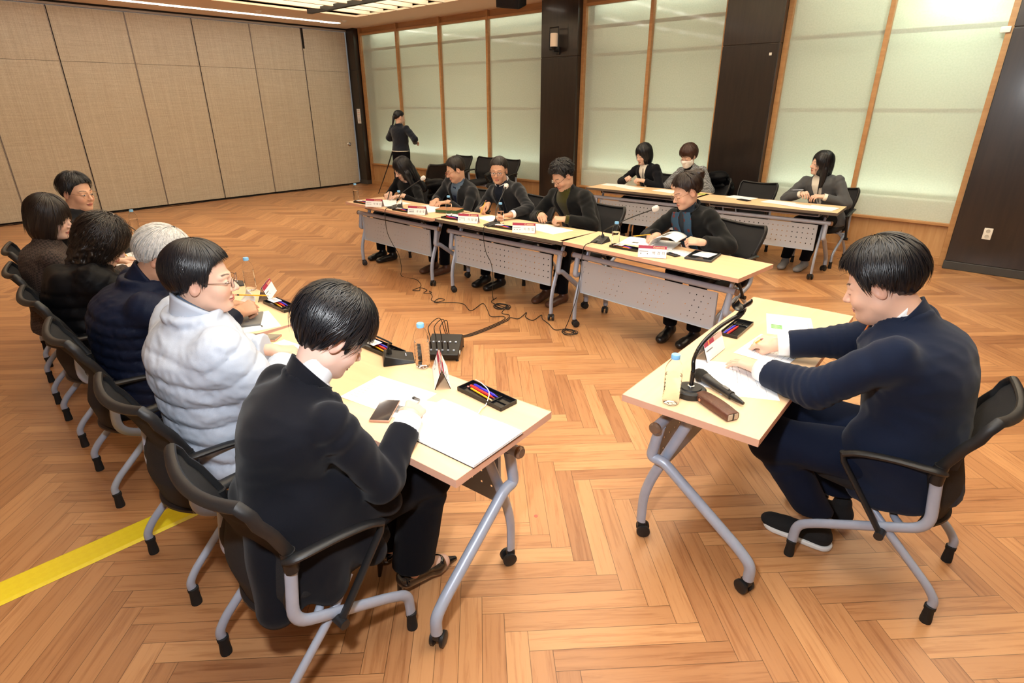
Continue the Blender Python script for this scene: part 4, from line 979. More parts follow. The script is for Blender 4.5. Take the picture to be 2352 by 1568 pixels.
olive = cloth('olive_sweater', (.045, .042, .008), .95, 500, .5, .2)
blackt = cloth('black_trousers', (.004, .004, .006), .85)
navyt = cloth('navy_trousers', (.006, .010, .026), .8)
orange = cloth('orange_tie', (.75, .22, .06), .5)
hblack = hairmat('black_hair', (.007, .007, .009)); hbrown = hairmat('brown_hair', (.045, .016, .009)); hwhite = hairmat('white_hair', (.55, .54, .52), .5, .35); hdark = hairmat('dark_brown_hair', (.014, .009, .007), .38)
def check(name, c1, c2, sc, kind='check'):
    m, t, n, l, b = nt(name); tc = n.new('ShaderNodeTexCoord'); mp = n.new('ShaderNodeMapping'); mp.inputs['Scale'].default_value = (sc,) * 3; mp.inputs['Rotation'].default_value = (.5, .4, .6); l.new(tc.outputs['Object'], mp.inputs[0])
    ck = n.new('ShaderNodeTexChecker' if kind == 'check' else 'ShaderNodeTexVoronoi'); ck.inputs['Scale'].default_value = 1; l.new(mp.outputs[0], ck.inputs['Vector'])
    if kind == 'check': ck.inputs[1].default_value = (*c1, 1); ck.inputs[2].default_value = (*c2, 1); l.new(ck.outputs[0], b.inputs['Base Color'])
    else:
        r = n.new('ShaderNodeValToRGB'); r.color_ramp.interpolation = 'CONSTANT'; r.color_ramp.elements[0].color = (*c1, 1); r.color_ramp.elements[1].position = .32; r.color_ramp.elements[1].color = (*c2, 1); l.new(ck.outputs[0], r.inputs[0]); l.new(r.outputs[0], b.inputs['Base Color'])
    b.inputs['Roughness'].default_value = .9; return m
tweed = check('brown_check_tweed', (.055, .035, .028), (.018, .012, .010), 85)
hound = check('grey_dotted_knit', (.30, .31, .33), (.03, .032, .036), 95)
scarfm = check('blue_scarf_silk', (.12, .02, .02), (.020, .060, .110), 22, 'spots')
shoeb = mat('black_leather', (.012, .011, .011), .28); shoebr = mat('brown_leather', (.10, .040, .022), .4); shoeg = mat('grey_sneaker', (.22, .22, .23), .7); solew = mat('white_sole', (.75, .75, .74), .6); sneaker = mat('black_sneaker_knit', (.01, .01, .011), .9, bump=.4, bscale=400)
patent = mat('black_patent', (.006, .006, .006), .08, coat=1)
gold = mat('gold_wire', (.35, .20, .10), .3, 1); blackf = mat('black_frame', (.01, .01, .01), .3); brownf = mat('brown_frame', (.09, .035, .02), .3)
def lensm(name, c, a):
    m, t, n, l, b = nt(name); b.inputs['Base Color'].default_value = (*c, 1); b.inputs['Alpha'].default_value = a; b.inputs['Roughness'].default_value = .05; return m
pink = lensm('pink_tinted_lens', (.75, .25, .45), .45); clearl = lensm('clear_lens', (.7, .75, .8), .10)
TN = (.60, .355, .24); TNf = (.66, .44, .34); TNd = (.50, .27, .17)
PEO = []
def legs(x, y, fy, m=blackt, shoe=shoeb, sp=.10, kz=.51, kf=.40, af=.42, dx=0, **k):
    """seated legs: fy = +1 facing +y, -1 facing -y"""
    d = dict(mat=m, shoem=shoe, k=[(x + sp * fy + dx * .5, y + kf * fy, kz), (x - sp * fy + dx * .5, y + kf * fy, kz)], a=[(x + sp * fy + dx, y + af * fy, .10), (x - sp * fy + dx, y + af * fy, .10)], f=[(0.1, fy, 0), (-.1, fy, 0)]); d.update(k); return d
def col(m, name, ra=.012, h0=0, h1=.05, gap=30, fl=.0): return (m, name, ra, h0, h1, gap, fl)
# 1 near left, black suit
PEO.append(dict(label='person with short black hair in a black suit writing beside an open spiral notebook', at=(-1.475, .62), head=(-1.435, .80, 1.105), hang=(76, 38, 0), yaw=86, fem=1, hv=.008, hh=.0028, hrh=.0035, hdh=.0026, big=1.02, bend=.055,
  neck=(-1.46, .715, .985), look='down', tone=(.70, .47, .38), hs=1.0, sdrop=.87,
  wR=((-1.335, .985, .795), (-.60, .78, -.12), (.45, .2, 1), 'pen', V3(.55, -.8, -.9)), wL=((-1.57, .84, .62), (.3, 1, 0), (0, 0, 1), 'relax', V3(-1, -.4, -.3)),
  top=dict(mat=blacksuit, hem=-.36, cuff=.055, rs=(.061, .057, .054), v=(.25, .075), inner=whites, cuffm=whites, cuffs='RL', cl=.06, nk=.016, collar=[col(whites, 'turtleneck', .011, -.02, .128, 0, .002), col(blacksuit, 'jacket_collar', .022, -.04, .045, 60, .004)],
    ext=[((-1.36, .60, .64), (-1.30, .60, .38), .10, .055), ((-1.40, .52, .62), (-1.34, .46, .38), .09, .06), ((-1.60, .56, .60), (-1.62, .55, .47), .08, .05), ((-1.36, .66, .62), (-1.29, .76, .42), .085, .05), ((-1.36, .70, .66), (-1.30, .84, .56), .07, .05)]),
  hair=dict(kind='full', mat=hblack, th=.024, n=2600, wn=60, seed=3, amp=.0035, sweep=.2, lift=.009, ll=1.0, mess=.14), seed=3,
  legs=legs(-1.475, .62, 1, blackt, patent, sp=.11, kf=.44, r=(.095, .085, .080), k=[(-1.37, 1.06, .52), (-1.58, 1.05, .52)], a=[(-1.40, .985, .13), (-1.56, 1.0, .13)], f=[(.12, 1, 0), (-.1, 1, 0)], skinfoot=skinfoot_m if 'skinfoot_m' in globals() else mat('foot_skin', (.66, .42, .33), .5, sss=.1), tilt=[-.12, -.12], lift=[.035, .035])))
# 2 pale puffer
PEO.append(dict(label='man with glasses in a pale grey padded jacket, seated at the left row', at=(-2.17, .70), head=(-2.125, .715, 1.158), hang=(58, 3, 0), yaw=86, hv=.008, hh=.003, hrh=.0038, big=1.08, deep=.92, bend=.03,
  look='open', tone=(.68, .43, .32), neck=(-2.14, .665, 1.025),
  wR=((-2.10, .955, .765), (-.5, 1, -.2), (.5, 0, 1), 'hold', V3(1, -.6, -.7)), wL=((-2.26, .98, .765), (.6, 1, -.2), (0, 0, 1), 'hold', V3(-1, -.3, -.7)),
  top=dict(name='padded_jacket', kind='puffer', mat=puffw, inf=.035, q=.085, qa=.013, hem=-.20, cuff=.03, rs=(.076, .070, .052), nk=.024, inner=blues, collar=[col(puffw, 'stand_collar', .024, -.02, .070, 30, .010), col(blues, 'shirt_collar', .010, 0, .07, 20, .004)]),
  hair=dict(kind='men', mat=hblack, th=.021, n=2600, wn=30, seed=4, amp=.002, lift=.003), glasses=dict(mat=brownf, lens=clearl, r=.0012), seed=5, legs=legs(-2.17, .63, 1)))
# 3 white hair
PEO.append(dict(label='white haired man in a navy quilted vest bending over his papers', at=(-3.0, .70), head=(-2.925, .835, 1.075), hang=(60, 34, 4), yaw=78, hv=.009, hh=.0036, hrh=.004, big=1.10, bend=.07,
  look='down', tone=TNd, neck=(-2.965, .745, .975),
  wR=((-2.765, 1.055, .79), (-.1, 1, .15), (.6, -.2, .7), 'pen', V3(1, -.5, -.6)), wL=((-3.02, 1.08, .76), (.2, 1, 0), (0, 0, 1), 'flat', V3(-1, -.2, -.7)),
  top=dict(name='quilted_vest', kind='vest', mat=vestm, inf=.028, q=.055, qa=.010, hem=-.32, cuff=.03, rs=(.074, .060, .046), nk=.018, inner=blues, collar=[col(vestm, 'stand_collar', .022, -.02, .06, 30, .006)]),
  hair=dict(kind='men', mat=hwhite, th=.024, n=3000, wn=30, seed=6, amp=.004, lift=.007, mess=.12), glasses=dict(mat=blackf), seed=7, legs=legs(-3.0, .64, 1)))
# 4 curly woman
PEO.append(dict(label='woman with wavy dark hair in a black padded coat writing with a pencil', at=(-3.74, .68), head=(-3.74, .80, 1.035), hang=(58, 30, 0), yaw=84, fem=1, hv=.010, hh=.004, hrh=.005, big=1.10, bend=.08, look='down', tone=TNf, neck=(-3.76, .715, .915),
  wR=((-3.62, 1.06, .765), (0, 1, 0), (.2, 0, 1), 'pen', V3(1, -.5, -.6)), wL=((-3.86, 1.05, .76), (.3, 1, 0), (0, 0, 1), 'flat', V3(-1, -.3, -.6)),
  top=dict(name='padded_coat', kind='puffer', mat=puffb, inf=.035, q=.07, qa=.012, hem=-.30, cuff=.02, rs=(.080, .070, .052), nk=.03, inner=blackk, collar=[], ext=[((-3.86, .58, .87), (-3.66, .56, .87), .07, .07)]),
  hair=dict(kind='wavy', mat=hdark, th=.028, len=.21, wd=.115, n=1300, wn=30, seed=8, amp=.005, curl=1, mess=.25, bang=.03, fy=-.04, fy2=-.05, lift=.012), seed=9, legs=legs(-3.74, .64, 1)))
# 5 bob woman brown
PEO.append(dict(label='woman with a straight black bob in a brown checked jacket', at=(-4.42, .62), head=(-4.36, .705, 1.105), hang=(52, 12, 0), yaw=80, fem=1, hv=.010, hh=.004, hrh=.005, bend=.03, look='down', tone=TNf,
  wR=((-4.25, 1.02, .765), (0, 1, 0), (0, 0, 1), 'relax'), wL=((-4.50, 1.02, .765), (.3, 1, 0), (0, 0, 1), 'flat'),
  top=dict(mat=tweed, hem=-.25, inner=blackk, nk=.006), hair=dict(kind='bob', mat=hdark, th=.020, len=.155, wd=.103, n=1100, seed=10, amp=.002, bang=.020, lift=.004), seed=11, legs=legs(-4.42, .66, 1)))
# 6 far left man
PEO.append(dict(label='man with thin round glasses and dark top, farthest in the left row', at=(-5.10, .85), head=(-4.99, 1.0, 1.165), hang=(30, 6, 0), yaw=72, hv=.010, hh=.004, hrh=.0045, bend=.03, look='open', tone=(.62, .36, .24), brow=(.04, .03, .025),
  wR=((-4.95, 1.25, .765), (0, 1, 0), (0, 0, 1), 'relax'), wL=((-5.12, 1.27, .765), (.3, 1, 0), (0, 0, 1), 'flat'),
  top=dict(mat=darkgrey, hem=-.2, nk=.004, collar=[col(darkgrey, 'stand_collar', .012, -.01, .035, 20)]), hair=dict(kind='men', mat=hblack, th=.015, n=700, wn=40, seed=12, amp=.004, lift=.010), glasses=dict(mat=gold, w=.021, h=.020, r=.0009), seed=13, legs=legs(-5.10, .85, 1)))
# 7 right man
PEO.append(dict(label='man in a navy suit and orange tie writing at the right table', at=(-.13, 2.33), head=(-.320, 2.30, 1.142), hang=(181, 24, 0), yaw=180, hv=.008, hh=.0028, hrh=.0035, hdh=.0026, big=1.10, deep=1.10, bend=.05, hs=1.08, fat=1.13, look='down', tone=(.70, .44, .33), sdrop=.86,
  neck=(-.225, 2.315, 1.035), wR=((-.655, 2.435, .775), (-1, .15, -.12), (-.1, -.5, 1), 'pen', V3(.3, .9, -.8)), wL=((-.630, 2.165, .765), (-1, .45, -.06), (0, 0, 1), 'flat', V3(.2, -.9, -1)),
  top=dict(mat=navy, hem=-.30, cuff=.045, rs=(.066, .060, .052), v=(.42, .07), inner=whites, cuffm=whites, cl=.055, nk=.012, collar=[col(whites, 'shirt_collar', .006, -.01, .045, 20, .004), col(navy, 'jacket_collar', .020, -.035, .028, 70, .004)],
    ext=[((-.13, 2.20, .60), (-.06, 2.19, .44), .10, .06), ((-.22, 2.20, .58), (-.30, 2.19, .48), .09, .045), ((-.13, 2.46, .58), (-.10, 2.48, .47), .09, .06)]),
  hair=dict(kind='men', mat=hblack, th=.026, n=2900, wn=80, seed=14, amp=.003, lift=.008, sweep=.15, ll=.9, mess=.13), seed=15,
  legs=dict(mat=navyt, shoem=sneaker, solem=solew, k=[(-.56, 2.44, .50), (-.54, 2.16, .49)], a=[(-.30, 2.50, .13), (-.33, 2.28, .14)], f=[(-1, .1, 0), (-1, -.05, 0)], r=(.10, .082, .062), ah=.02, tilt=[0, 0])))
# facing row
PEO.append(dict(label='woman with long straight black hair in a black top writing with a black pen', at=(-5.63, 4.42), head=(-5.53, 4.26, 1.03), hang=(-112, 30, 0), yaw=-95, fem=1, hv=.011, hh=.0042, hrh=.005, look='down', tone=TNf, bend=.04, sw=.15,
  wR=((-5.545, 4.06, .775), (.55, -1, -.1), (0, 0, 1), 'pen', V3(-1, .3, -.7)), wL=((-5.36, 4.10, .765), (-.6, -1, 0), (0, 0, 1), 'flat', V3(1, .3, -.7)),
  top=dict(name='black_top', mat=blackk, hem=-.2, inf=.004, rs=(.054, .046, .036), nk=.02), hair=dict(kind='long', mat=hblack, th=.014, len=.40, wd=.09, n=500, seed=16, amp=.002, bang=.060, ow=.050, fy=.0, fy2=.05), seed=17, legs=legs(-5.63, 4.42, -1)))
PEO.append(dict(label='man with pink tinted glasses in a charcoal jacket over a blue shirt', at=(-4.72, 4.46), head=(-4.64, 4.27, 1.08), hang=(-118, 22, 0), yaw=-95, hv=.011, hh=.0042, hrh=.005, look='down', tone=TN, bend=.04,
  wR=((-4.80, 4.12, .765), (.4, -1, -.1), (0, 0, 1), 'relax', V3(-1, .3, -.7)), wL=((-4.62, 4.12, .765), (-.5, -1, 0), (0, 0, 1), 'relax', V3(1, .3, -.7)),
  top=dict(mat=darkgrey, hem=-.2, v=(.2, .075), inner=blues, nk=.010, collar=[col(blues, 'shirt_collar', .006, 0, .045, 20, .006)]), hair=dict(kind='men', mat=hdark, th=.012, n=350, seed=18, amp=.002), glasses=dict(mat=gold, lens=pink, w=.024, h=.017), seed=19, legs=legs(-4.72, 4.46, -1, shoe=shoebr)))
PEO.append(dict(label='man with glasses in a dark jacket speaking into a tabletop microphone, pencil in hand', at=(-3.92, 4.48), head=(-4.01, 4.27, 1.115), hang=(-62, 10, 0), yaw=-92, hv=.011, hh=.0042, hrh=.005, look='open', tone=(.56, .31, .20), bend=.04,
  wR=((-4.03, 4.12, .80), (.1, -1, -.25), (-.3, 0, 1), 'pen', V3(-1, .3, -.7)), wL=((-3.62, 4.02, .765), (-.45, -1, -.05), (0, 0, 1), 'flat', V3(1, .2, -.7)),
  top=dict(mat=darkgrey, hem=-.2, v=(.2, .075), inner=cloth('navy_sweater', (.010, .014, .026)), inner_name='sweater', nk=.014, cuffm=whites, cuffs='L', collar=[col(whites, 'shirt_collar', .008, 0, .045, 30, .010)]), hair=dict(kind='tight', mat=hdark, th=.010, n=350, seed=20, amp=.002), glasses=dict(mat=blackf, w=.024, h=.018, r=.0014, lens=clearl), seed=21, legs=legs(-3.92, 4.48, -1)))
PEO.append(dict(label='man with thick black hair and glasses in an olive sweater, hands clasped', at=(-3.14, 4.50), head=(-3.21, 4.26, 1.125), hang=(-108, 34, 0), yaw=-98, hv=.011, hh=.0042, hrh=.005, look='down', tone=TN, bend=.06, big=1.08, fat=1.08,
  wR=((-3.32, 4.10, .785), (.75, -.9, .05), (-.3, -.2, 1), 'fist', V3(-1, .3, -.7)), wL=((-3.03, 4.08, .785), (-.8, -.7, .05), (.3, -.2, 1), 'fist', V3(1, .3, -.7)),
  top=dict(mat=darkcoat, hem=-.2, v=(.05, .085), inner=olive, inner_name='sweater', nk=.012, cuffm=olive), hair=dict(kind='men', mat=hblack, th=.023, n=500, wn=40, seed=22, amp=.005, curl=1, lift=.008), glasses=dict(mat=blackf, w=.023, h=.016, r=.0013), seed=23, legs=legs(-3.14, 4.50, -1, shoe=shoebr)))
PEO.append(dict(label='woman with a hair bun, wire glasses and a blue scarf leafing a booklet', at=(-1.83, 4.40), head=(-1.965, 4.17, 1.105), hang=(-128, 22, 0), yaw=-106, fem=1, hv=.010, hh=.004, hrh=.0045, look='down', tone=(.64, .39, .28), bend=.04, big=1.12, brow=(.10, .06, .05),
  wR=((-2.12, 4.06, .775), (-.2, -1, 0), (0, -.2, 1), 'pen', V3(-1, .3, -.7)), wL=((-1.70, 3.93, .805), (-1, -.25, .05), (.1, -.6, .8), 'hold', V3(1, .3, -.8)),
  top=dict(mat=darkcoat, hem=-.25, v=(.1, .075), inner=cloth('dark_blue_knit', (.016, .024, .036), .9, 500, .5, .2), inner_name='turtleneck', nk=.012, rs=(.058, .055, .048), collar=[col(cloth('dark_blue_knit', (0, 0, 0)), 'turtleneck_collar', .010, -.01, .07, 0, .003), col(darkcoat, 'coat_collar', .030, -.03, .035, 90, .012)]),
  hair=dict(kind='bun', mat=hairmat('auburn_black_hair', (.016, .007, .005)), th=.020, n=700, wn=60, seed=24, amp=.004, lift=.008), glasses=dict(mat=gold, w=.023, h=.018, r=.0009, lens=clearl), seed=25, legs=legs(-1.83, 4.42, -1, dx=.03)))
# back row
PEO.append(dict(label='woman with a black bob and dark blazer over a white top at the back', at=(-3.86, 7.16), head=(-3.955, 7.0, 1.10), hang=(-108, 20, 0), yaw=-104, fem=1, hv=.013, hh=.005, hrh=.006, look='down', tone=TNf, bend=.04, big=1.05,
  wR=((-4.10, 6.90, .80), (.35, -1, .25), (-.5, 0, .8), 'fist', V3(-1, .3, -.6)), wL=((-3.86, 6.86, .79), (-.8, -.8, .2), (.5, 0, .8), 'fist', V3(1, .3, -.6)),
  top=dict(mat=blacksuit, hem=-.2, v=(.15, .07), inner=cream, inner_name='white_top', nk=.008), hair=dict(kind='bob', mat=hblack, th=.020, len=.13, wd=.10, n=300, seed=26, amp=.002, bang=.045), seed=27, legs=legs(-3.86, 7.16, -1, sp=.13, dx=-.06, r=(.10, .085, .075), shoe=shoeg)))
PEO.append(dict(label='woman with short brown hair and a white face mask in a dotted grey cardigan', at=(-3.20, 7.18), head=(-3.325, 7.0, 1.11), hang=(-100, 22, 0), yaw=-106, fem=1, hv=.013, hh=.005, hrh=.006, look='down', tone=TNf, bend=.04, big=1.05, mask=cloth('white_mask', (.80, .76, .73), .9),
  wR=((-3.42, 6.92, .775), (.2, -1, 0), (0, 0, 1), 'pen', V3(-1, .3, -.6)), wL=((-3.22, 6.90, .77), (-.4, -1, 0), (0, 0, 1), 'flat', V3(1, .3, -.6)),
  top=dict(name='cardigan', mat=hound, hem=-.2, v=(.2, .06), inner=blackk, inner_name='black_top', nk=.01, rs=(.066, .06, .052)), hair=dict(kind='full', mat=hbrown, th=.030, n=500, seed=28, amp=.003), seed=29, legs=legs(-3.20, 7.18, -1)))
PEO.append(dict(label='woman with long straight black hair in a grey jacket, holding a pen and looking left', at=(-1.70, 7.22), head=(-1.80, 7.03, 1.115), hang=(-138, 2, 6), yaw=-102, fem=1, hv=.013, hh=.005, hrh=.006, look='open', tone=TNf, bend=.03, big=1.1,
  wR=((-1.90, 6.90, .80), (.5, -.9, .3), (-.4, 0, .8), 'hold', V3(-1, .3, -.6)), wL=((-1.68, 6.90, .79), (-.9, -.6, .1), (.4, 0, .8), 'relax', V3(1, .3, -.6)),
  top=dict(mat=greyjk, hem=-.2, v=(.12, .075), inner=cream, inner_name='cream_top', nk=.01, cuffm=cream), hair=dict(kind='long', mat=hblack, th=.014, len=.24, wd=.088, n=300, seed=30, amp=.002, bang=.065, ow=.052, fy=-.02, fy2=-.01), seed=31, legs=legs(-1.70, 7.22, -1, dx=-.12, shoe=shoeg)))
# standing
PEO.append(dict(label='woman standing at the tripod with her back turned, in a navy cardigan and black skirt', at=(-9.36, 7.20), pz=.86, head=(-9.355, 7.22, 1.475), neck=(-9.355, 7.19, 1.345), hang=(75, 12, 0), yaw=98, fem=1, hv=.012, hh=.005, hrh=.006, look='down', tone=TNf, bend=-.01, big=1.05,
  wR=((-9.16, 7.40, 1.03), (-.3, 1, .1), (0, 0, 1), 'hold', V3(1, -.3, -.3)), wL=((-9.56, 7.38, 1.03), (.5, 1, .1), (0, 0, 1), 'hold', V3(-1, -.3, -.3)),
  top=dict(name='cardigan', mat=cloth('navy_knit', (.012, .015, .024), .95, 500, .4, .2), hem=.02, nk=.008, rs=(.068, .06, .046), collar=[col(cream, 'cream_neck_trim', .012, -.01, .004, 0, .002)]),
  hair=dict(kind='pony', mat=hblack, th=.012, n=200, seed=32, amp=.002), seed=33,
  legs=dict(mat=blackt, shoem=shoeb, k=[(-9.27, 7.20, .50), (-9.45, 7.20, .50)], a=[(-9.27, 7.18, .10), (-9.45, 7.18, .10)], f=[(0, 1, 0), (0, 1, 0)], r=(.11, .105, .09))))
import time; _t0 = time.time()
for D in PEO: person(D)
print('people', round(time.time() - _t0, 1))
# ------------------------------------------------------------------ things on the tables
TZ = .7195
def glassy(name, col, rough=.02, ior=1.33, alpha=1):
    m, t, n, l, b = nt(name); b.inputs['Base Color'].default_value = (*col, 1); b.inputs['Transmission Weight'].default_value = 1; b.inputs['Roughness'].default_value = rough; b.inputs['IOR'].default_value = ior; b.inputs['Alpha'].default_value = alpha; return m
pet = glassy('clear_bottle_plastic', (.98, .99, 1), .03, 1.06); water = glassy('water', (.98, .99, 1), 0, 1.12)
acr = glassy('clear_acrylic', (.93, .88, .93), .03, 1.15)
capm = mat('pale_blue_cap', (.22, .52, .85), .35); bluep = mat('blue_pen_plastic', (.045, .035, .50), .35); redp = mat('red_pen_plastic', (.62, .03, .025), .35); yelp = mat('yellow_pencil_paint', (.90, .42, .012), .35); pinkp = mat('pink_eraser', (.75, .25, .22), .7); woodp = mat('pencil_wood', (.75, .50, .28), .7)
maroon = mat('maroon_print', (.36, .025, .065), .5); goldp = mat('gold_print', (.80, .55, .30), .5); orangep = mat('orange_print', (.85, .28, .08), .5); leather = mat('brown_leather_case', (.085, .030, .018), .34, noise=.25, nscale=14, bump=.3, bscale=120)
greyc = mat('grey_cover', (.16, .155, .145), .6); screen = mat('phone_screen', (.02, .022, .025), .08, coat=1); rose = mat('phone_rose_edge', (.55, .34, .27), .3, .6); greenb = mat('green_book_edge', (.04, .10, .035), .6); brownb = mat('brown_book_cover', (.36, .16, .065), .5); limeb = mat('lime_folder', (.45, .50, .12), .5)
def bottle_proto():
    t = empty('water_bottle'); tag(t, 'x', 'bottle')
    r = .031; prof = [(0, 0), (.022, 0), (.029, .006), (r, .014)]
    for i in range(7): z = .022 + i * .015; prof += [(r, z), (r - .0014, z + .005), (r, z + .0095)]
    prof += [(r, .132), (.029, .146), (.0225, .162), (.0145, .174), (.0125, .180), (.0125, .186)]
    MB().lathe(prof, 28, cap=False).build('bottle_body', pet, t, solid=.0006)
    MB().lathe([(0, .002)] + [(q - .0012, z + .0012) for q, z in prof[1:-8]] + [(r - .0015, .118), (0, .118)], 28).build('water', water, t)
    MB().lathe([(0, .179), (.0155, .179), (.0158, .181), (.0158, .192), (.0145, .196), (0, .1965)], 24).build('bottle_cap', capm, t); return t
bt = None
for x, y, z, lb in [(-1.721, 1.355, TZ, 'water bottle with pale blue cap at the near left table, beside the tabletop microphone'), (-.798, 1.756, TZ, 'water bottle at the near corner of the right table, beside the microphone stand'),
    (-3.317, 1.373, TZ, 'water bottle with pale blue cap behind the face of the man in the pale jacket'), (-5.66, 1.47, TZ - .0, 'water bottle at the far end of the left row, above the white hair'),
    (-5.665, 3.685, TZ, 'water bottle with pale blue cap at the left end of the facing row'), (-4.836, 3.653, TZ, 'water bottle in front of the long haired woman, right of her microphone'),
    (-4.195, 3.754, TZ, 'water bottle in front of the brown and green book'), (-3.536, 3.782, TZ, 'water bottle in front of the hand of the man speaking'), (-2.269, 3.701, TZ, 'water bottle left of the woman with the blue scarf')]:
    if bt is None: bt = bottle_proto(); bt.location = (x, y, z); bt['label'] = lb; bt['group'] = 'water bottles on the tables'
    else: dup(bt, (x, y, z), None, lb, 'water bottles on the tables')
# --- pen trays and what lies in them
def tray_proto():
    t = empty('pen_tray'); tag(t, 'x', 'tray'); b = MB(); W, D_, h = .118, .041, .016
    o = [(-W, -D_), (W, -D_), (W, D_), (-W, D_)]
    b.box((0, 0, .002), (W * 2 - .01, D_ * 2 - .01, .003))
    for (x0, y0, x1, y1) in ((-W, -D_, W, -D_), (W, -D_, W, D_), (W, D_, -W, D_), (-W, D_, -W, -D_)):
        dx, dy = x1 - x0, y1 - y0; L = math.hypot(dx, dy); M = Matrix.Translation(((x0 + x1) / 2, (y0 + y1) / 2, h / 2)) @ Matrix.Rotation(math.atan2(dy, dx), 4, 'Z'); b.box((0, 0, 0), (L, .0035, h), M)
    b.box((.052, 0, .006), (.003, D_ * 2 - .006, .008)); b.box((.085, 0, .005), (.065, .003, .006)); b.build('tray_body', blackg, t, bevel=.001); return t
def pencil(loc, d, label, group=None, L=.175, name='pencil'):
    d = Vector(d).normalized(); M = Matrix.Translation(loc) @ d.to_track_quat('Z', 'Y').to_matrix().to_4x4(); t = empty(name, (0, 0, 0)); t.matrix_world = M; tag(t, label, 'pencil', group)
    MB().lathe([(.0036, .014), (.0036, L - .022)], 6).build('pencil_shaft', yelp, t, angle=20); MB().lathe([(0, 0), (.0036, .014)], 8, cap=False).build('sharpened_tip', woodp, t); MB().lathe([(.0038, L - .022), (.0038, L - .010), (0, L - .010)], 10).build('ferrule', blackp, t); MB().lathe([(.0034, L - .010), (.0030, L), (0, L)], 10).build('eraser', pinkp, t); return t
def pen(loc, d, m, label, group=None, L=.145, cat='pen'):
    d = Vector(d).normalized(); M = Matrix.Translation(loc) @ d.to_track_quat('Z', 'Y').to_matrix().to_4x4(); t = empty('pen', (0, 0, 0)); t.matrix_world = M; tag(t, label, cat, group)
    MB().lathe([(0, 0), (.001, 0), (.0022, .010), (.0055, .028), (.0055, L - .03), (.0045, L - .004), (0, L)], 12).build('pen_barrel', m, t); MB().box((0, .0062, L - .03), (.003, .0015, .04)).build('pocket_clip', m, t); return t
tp = None
TR = [((-1.338, 1.342), -2, 'above the open spiral notebook', 'open'), ((-2.0, 1.348), 1, 'behind the microphone base at the near left', 'label'), ((-2.905, 1.342), 0, 'beside the grey notebook on the left row', 'label'),
      ((-.905, 2.635), 93, 'on the right table behind its name plate', 'two'), ((-5.50, 3.66), 4, 'at the left end of the facing row', 'label'), ((-4.77, 3.64), 4, 'before the second name plate from the left', 'label'),
      ((-4.06, 3.68), 5, 'before the third name plate from the left', 'two'), ((-3.40, 3.69), 6, 'right of the speaking man\'s microphone base', 'label'), ((-2.19, 3.72), 0, 'beside the scarfed woman\'s name plate', 'label')]
for (x, y), a, wh, kind in TR:
    if tp is None: tp = tray_proto(); tr = tp; tr.location = (x, y, TZ); tr.rotation_euler.z = math.radians(a); tr['label'] = 'black plastic pen tray ' + wh; tr['group'] = 'black pen trays'
    else: tr = dup(tp, (x, y, TZ), math.radians(a), 'black plastic pen tray ' + wh, 'black pen trays')
    R = Matrix.Rotation(math.radians(a), 3, 'Z'); O3 = Vector((x, y, TZ + .0075)); pt = lambda u, v, z=0: O3 + R @ Vector((u, v, z)); dr = lambda u, v: R @ Vector((u, v, 0))
    w2 = wh.replace('behind the tabletop', 'behind the')
    pen(pt(.045, .018), dr(-1, .06), bluep, 'blue pen in the black tray ' + wh, 'pens in the trays'); pen(pt(.040, .004), dr(-1, .05), redp, 'red pen in the black tray ' + wh, 'pens in the trays')
    if kind != 'two': pencil(pt(.050, -.016), dr(-1, .10), 'yellow pencil in the black tray ' + wh, 'pencils in the trays', .155)
    if kind == 'label':
        o = MB().box((0, 0, 0), (.072, .048, .0008)).build('paper_label', white, loc=pt(-.055, -.004, .0155), rz=math.radians(a)); tag(o, 'small white slip on the black tray ' + wh, 'slip', 'printed slips on the trays')
        b = MB()
        for i in range(9): b.box((-.022 + i * .005, .002, .0006), (.0016, .020, .0004))
        b.build('printed_bars', ink, o)
# --- name plates
def plate(x, y, a, title, name, label, hdr=True, both=True):
    t = empty('name_plate', (x, y, TZ), math.radians(a)); tag(t, label, 'name plate', 'acrylic name plates'); W, h, dp = .20, .082, .030
    for s in (1, -1):
        M = Matrix(((1 * s, 0, 0, 0), (0, 0, -1 * s, -dp * s), (0, 1, 0, 0), (0, 0, 0, 1)))
        ang = math.atan2(dp, h); M = Matrix.Rotation(0 if s > 0 else PI, 4, 'Z') @ Matrix.Translation((0, -dp, 0)) @ Matrix.Rotation(PI / 2 - ang, 4, 'X')
        sl = math.hypot(dp, h)
        MB().box((0, sl / 2, 0), (W, sl, .0022), M).build('acrylic_sheet', acr, t, smooth=False)
        b = MB(); b.box((0, sl / 2, .0018), (W - .004, sl - .004, .0008), M, 0); b.box((0, sl * .86, .0024), (W - .004, sl * .24, .0004), M, 1)
        if hdr:
            b.lathe([(.0042, 0), (.0068, 0), (.0068, .0006), (.0042, .0006)], 14, M @ Matrix.Translation((.012, sl * .86, .0026)), 2, cap=False)
            for i in range(8): b.box((.028 + i * .0075, sl * .86, .0028), (.0052, .0065, .0003), M, 2)
            b.box((.052, sl * .775, .0028), (.066, .0015, .0003), M, 2)
        else:
            b.box((-.05, sl * .86, .0028), (.012, sl * .24, .0003), M, 4); b.box((.05, sl * .86, .0028), (.09, sl * .24, .0003), M, 5)
        for i in range(9 if hdr else 10): b.box((-.086 + i * .0068, sl * .52, .0026), (.0048, .0050, .0003), M, 3)
        if title:
            for i in range(title): b.box((-.078 + i * .046 / max(1, title - 1), sl * .33, .0026), (.0065, .0075, .0003), M, 3)
        if name: text_into(b, name, .025, M @ Matrix.Translation((.044, sl * .30, .0026)), 3, 'CENTER', 1.15)
        b.build('printed_card', [white, maroon, goldp, ink, orangep, mat('pale_rose_print', (.72, .45, .38), .6)], t, smooth=False)
    return t
